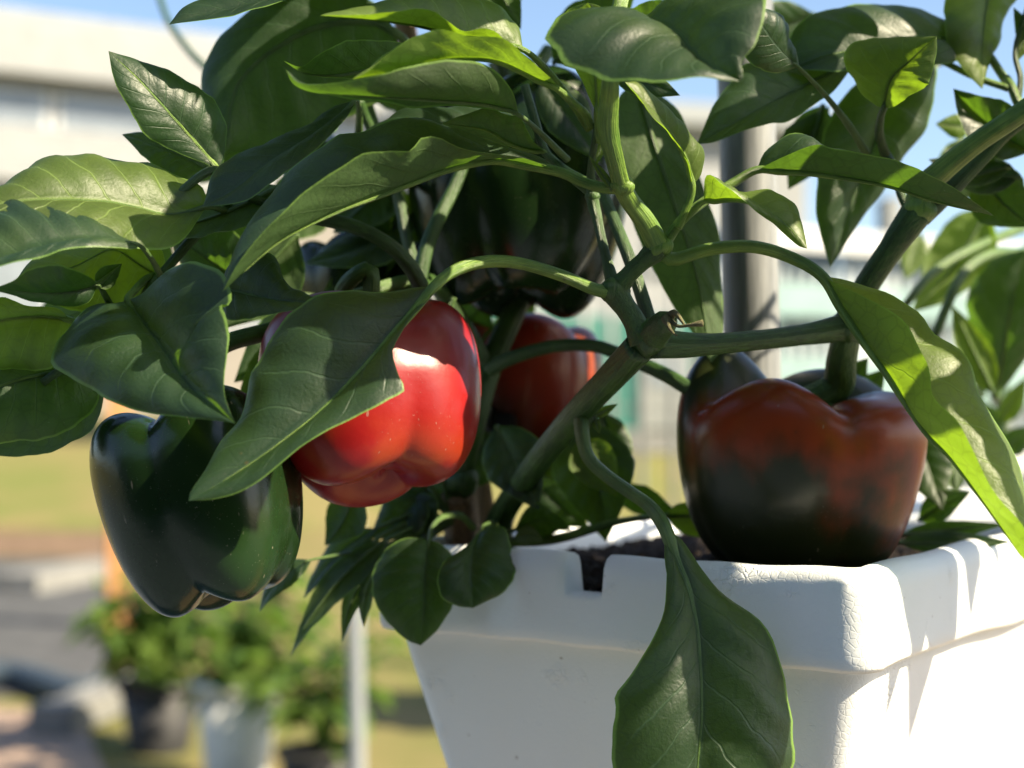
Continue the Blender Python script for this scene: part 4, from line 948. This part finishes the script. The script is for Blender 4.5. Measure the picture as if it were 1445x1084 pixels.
# --- two round leaves lapping over the rim, small leaves at the foot
LF([(606, 762), (600, 800), (598, 850), (594, 911)], [.660, .654, .650, .648], [(622, 768), (638, 785), (648, 815), (642, 852), (618, 888)], [(570, 760), (532, 784), (523, 808), (529, 842), (549, 879), (575, 903)], dl=.003, dr=.003, pet=[(668, 745, .70), (650, 728, .69), (625, 730, .675), (610, 744, .665)], pr=.0017, bl=.1, br=.1)
LF([(682, 742), (668, 775), (664, 810), (668, 858)], [.665, .652, .645, .642], [(712, 744), (722, 770), (726, 805), (708, 836)], [(660, 768), (632, 788), (617, 815), (624, 842), (645, 855)], dl=.003, dr=-.004, pet=[(706, 745, .715), (696, 738, .69)], pr=.0015, bl=.12, br=.12)
for b, t, w_, d, un in (((540, 755), (409, 928), 16, .70, False), ((545, 762), (415, 912), 23, .685, True), ((548, 770), (482, 907), 17, .69, True), ((548, 785), (513, 886), 15, .68, True), ((440, 790), (366, 864), 17, .66, False), ((535, 745), (428, 845), 20, .705, False), ((500, 690), (458, 770), 30, .69, True), ((600, 690), (520, 760), 34, .715, False), ((560, 700), (600, 770), 40, .72, False), ((620, 640), (560, 740), 40, .73, False)):
    Q(b, t, d, d - .01, w_, under=un, tilt=.006, bend=(12 if b[1] > 740 else -8), pet=[(640, 735, .72), ((b[0] + 640) / 2, b[1] - 20, .71)])
Q((726, 748), (806, 748), .70, .685, 26, bend=-14, tilt=.012, pet=[(706, 755, .715)]); Q((724, 760), (768, 766), .70, .69, 16, bend=-8, mat=M_YOUNG_LIT, pet=[(706, 762, .715)])
LF([(938, 728), (980, 728), (1040, 745), (1090, 770)], [.70, .695, .69, .69], [(960, 710), (1010, 715), (1060, 745)], [(960, 750), (1010, 765), (1050, 772)], pet=[(712, 765, .712), (760, 764, .70), (800, 757, .695), (865, 738, .698), (905, 731, .70)], pr=.0022, smat=M_STEML, mat=M_YOUNG_LIT)
Q((800, 590), (855, 765), .72, .70, 60, bend=-14, tilt=.006); Q((815, 620), (870, 700), .70, .69, 34, under=True, mat=M_YOUNG_LIT); Q((850, 580), (878, 690), .73, .72, 30); Q((700, 600), (760, 720), .70, .68, 46); Q((690, 610), (640, 700), .73, .72, 40); Q((760, 690), (830, 745), .75, .74, 30); Q((860, 690), (960, 725), .74, .73, 20, tilt=.01)
# edge of a leaf beside the red pepper and pale leaves deeper inside
Q((640, 420), (668, 590), .665, .655, 26, bend=14, tilt=-.014); Q((690, 500), (760, 415), .80, .79, 26, under=True); Q((640, 480), (690, 420), .76, .75, 40); Q((700, 460), (686, 520), .74, .74, 16, mat=M_YOUNG_LIT)
Q((1185, 555), (1225, 505), .70, .69, 20); Q((1190, 590), (1250, 520), .71, .70, 26, under=True)
# --- leaves behind the ripening pepper on the right
Q((1290, 600), (1330, 720), .74, .72, 40); Q((1340, 610), (1350, 700), .77, .76, 26, under=True); Q((1296, 735), (1370, 694), .73, .72, 22, bend=-4); Q((1270, 755), (1420, 740), .70, .69, 14, under=True, mat=M_LEAF); Q((1265, 765), (1430, 765), .69, .69, 16)
Q((1240, 620), (1330, 560), .74, .73, 30, under=True)
Q((1440, 250), (1310, 225), .66, .66, 30, bend=-6); Q((1426, 235), (1330, 262), .65, .65, 16, mat=M_LEAF); Q((1380, 240), (1460, 320), .67, .66, 44, bend=8)
Q((1455, 215), (1345, 125), .655, .65, 42, bend=-8, fold=-.01); Q((1372, 180), (1320, 175), .72, .72, 18, mat=M_YOUNG_LIT)
stem([(1325, 84, .665), (1374, 108, .66), (1423, 125, .655)], .0014, .0016, M_STEML)
stem([(1450, 165, .652), (1437, 145, .652), (1427, 122, .655), (1420, 110, .66)], .0024, .0018, M_STEML)
stem([(1437, 140, .652), (1440, 110, .655), (1433, 80, .658), (1437, 50, .66), (1450, 10, .66)], .0014, .0010)
Q((1450, 40), (1432, 90), .66, .66, 12, mat=M_YOUNG_LIT); Q((1470, 90), (1430, 10), .67, .66, 18)
# --- canopy going on unseen above and to the right of the frame, leaves placed for shade
def canopy(path, n, seed, size=(.085, .115), spread=1.0, par=None):
    r = random.Random(seed); q = catmull(pxs(path), 60)
    for k in range(n):
        i = int((k + .5) / n * 58); t = q[i + 1] - q[i]; t /= np.linalg.norm(t); a = k * 2.4 + r.uniform(-.4, .4)
        s_ = np.cross(t, (0, 0, 1.)); s_ /= np.linalg.norm(s_); u_ = np.cross(s_, t)
        dv = t * .35 + s_ * math.cos(a) * spread + u_ * (math.sin(a) * .6 + .1)
        leaf3(PL, q[i], dv, r.uniform(*size), r.uniform(.045, .062), r.uniform(.5, 1.5), r.uniform(-.5, .5), petlen=.35, seed=seed * 100 + k, outside=True)
canopy([(1480, 130, .597), (1560, 70, .60), (1700, -40, .63), (1800, -200, .66)], 11, 11)
canopy([(1500, 140, .636), (1540, 120, .64), (1680, 90, .66), (1850, 110, .68)], 7, 12)
canopy([(885, -50, .55), (900, -90, .56), (950, -220, .58)], 7, 13)
canopy([(640, -30, .67), (620, -90, .67), (600, -160, .67)], 5, 14)
for i_, (pa, nn) in enumerate((([(620, -90, .67), (520, -130, .70), (380, -150, .70), (220, -140, .70)], 8), ([(900, -90, .62), (1050, -150, .66), (1250, -190, .70)], 7), ([(760, -80, .76), (640, -160, .74), (480, -190, .72)], 9), ([(950, -220, .58), (800, -260, .62), (620, -250, .66), (450, -230, .68)], 6))):
    stem(pa, .003, .002); canopy(pa, nn, 30 + i_)
pa = [(1560, 70, .60), (1700, 0, .57), (1850, 0, .54), (1980, 40, .52)]; stem(pa, .0034, .002); canopy(pa, 12, 61, size=(.09, .12), spread=1.1)
pa = [(1700, -40, .63), (1800, -150, .58), (1920, -200, .54), (2060, -180, .51)]; stem(pa, .0034, .002); canopy(pa, 10, 62, size=(.09, .12), spread=1.1)
pa = [(620, -90, .67), (560, -130, .68), (460, -150, .69), (330, -150, .70)]; stem(pa, .003, .002); canopy(pa, 12, 51, spread=1.2)
pa = [(760, -80, .76), (700, -130, .74), (640, -160, .72), (560, -170, .70)]; stem(pa, .003, .002); canopy(pa, 12, 52, spread=1.2)
pa = [(950, -220, .58), (1050, -90, .66), (1200, -100, .68), (1400, -120, .68)]; stem(pa, .003, .002); canopy(pa, 11, 53, spread=1.2)
stem([(560, 268, .675), (470, 200, .78), (380, 165, .90), (290, 96, 1.0), (250, 50, 1.08), (230, 12, 1.12), (212, -60, 1.16)], .0026, .0024)
Q((592, 305), (430, 372), .70, .69, 34, bend=-10, tilt=.01); Q((570, 330), (452, 420), .705, .70, 30, under=True)
for b_, t_, w_ in (((520, 230), (420, 300), 46), ((470, 250), (350, 330), 50), ((420, 330), (300, 380), 50), ((520, 400), (420, 470), 50), ((560, 300), (480, 400), 48), ((380, 180), (280, 260), 44), ((240, 330), (120, 420), 60), ((180, 400), (40, 470), 60), ((120, 300), (10, 350), 50), ((650, 560), (720, 660), 50), ((700, 640), (830, 700), 46), ((640, 640), (560, 730), 46), ((620, 130), (500, 130), 36), ((690, 90), (800, 170), 44), ((1330, 90), (1180, 60), 50), ((1150, 20), (1000, 70), 40), ((1400, 200), (1300, 290), 40), ((600, 420), (640, 520), 40)):
    Q(b_, t_, .775, .765, w_, under=random.random() < .4, tilt=random.uniform(-.012, .012), bend=random.uniform(-10, 10))
canopy([(765, -20, .755), (760, -80, .76), (755, -200, .77)], 5, 15)

# ---------------------------------------------------------------- second plant, in the planter behind
b2 = np.array((c2[0] + .06, c2[1] + .13, RIM_Z - .013))
P2 = thing('pepper_plant', 'smaller pepper plant in the shaded planter behind, with drooping leaves', 'plant', b2)
tube('main_stem', [b2, b2 + (0, -.02, .1), P(1405, 560, 1.02), P(1412, 470, .98), P(1440, 380, .96), P(1500, 250, .97)], [.006, .0055, .005, .0045, .004, .003], M_STEM, P2, sides=12)
tube('branch', [P(1500, 300, .97), P(1445, 321, .88), P(1374, 350, .82), P(1316, 385, .80), P(1278, 430, .79)], [.0036, .0033, .003, .0028, .0022], M_PET, P2, sides=12)
tube('branch', [P(1500, 340, .97), P(1443, 356, .87), P(1403, 357, .83), P(1368, 376, .81), P(1347, 408, .80), P(1333, 440, .80), P(1316, 480, .80)], [.0036, .0033, .0031, .003, .003, .0028, .0026], M_PET, P2, sides=12)
leaf(P2, [(1405, 562), (1414, 520), (1428, 430), (1446, 352)], [.82, .81, .80, .80], [(1395, 550), (1374, 500), (1364, 450), (1368, 405), (1400, 365)], [(1432, 530), (1470, 470), (1480, 400)], dl=.01, dr=.0, pr=.002, smat=M_STEML)
ql(P2, (1402, 556), (1343, 430), .80, .79, 26, under=True, mat=M_YOUNG_LIT); ql(P2, (1395, 292), (1286, 442), .84, .83, 46, under=True, mat=M_YOUNG_LIT, bend=-10, tilt=.01); ql(P2, (1300, 330), (1278, 395), .95, .94, 22, mat=M_YOUNG_LIT)
ql(P2, (1412, 600), (1450, 530), .92, .91, 16, mat=M_YOUNG_LIT); ql(P2, (1405, 610), (1375, 560), .92, .91, 18, under=True); ql(P2, (1415, 640), (1460, 600), .92, .91, 20); ql(P2, (1400, 650), (1440, 720), .93, .92, 24, mat=M_YOUNG_LIT); ql(P2, (1390, 560), (1370, 545), .92, .91, 12)
leaf3(P2, P(1500, 250, .97), (.5, .2, .4), .12, .06, 1.0, .2, seed=77); leaf3(P2, P(1470, 320, .96), (.6, -.4, .3), .12, .06, 1.0, .2, seed=78); leaf3(P2, P(1420, 440, .97), (.4, .5, .4), .11, .06, 1.2, .2, seed=79)
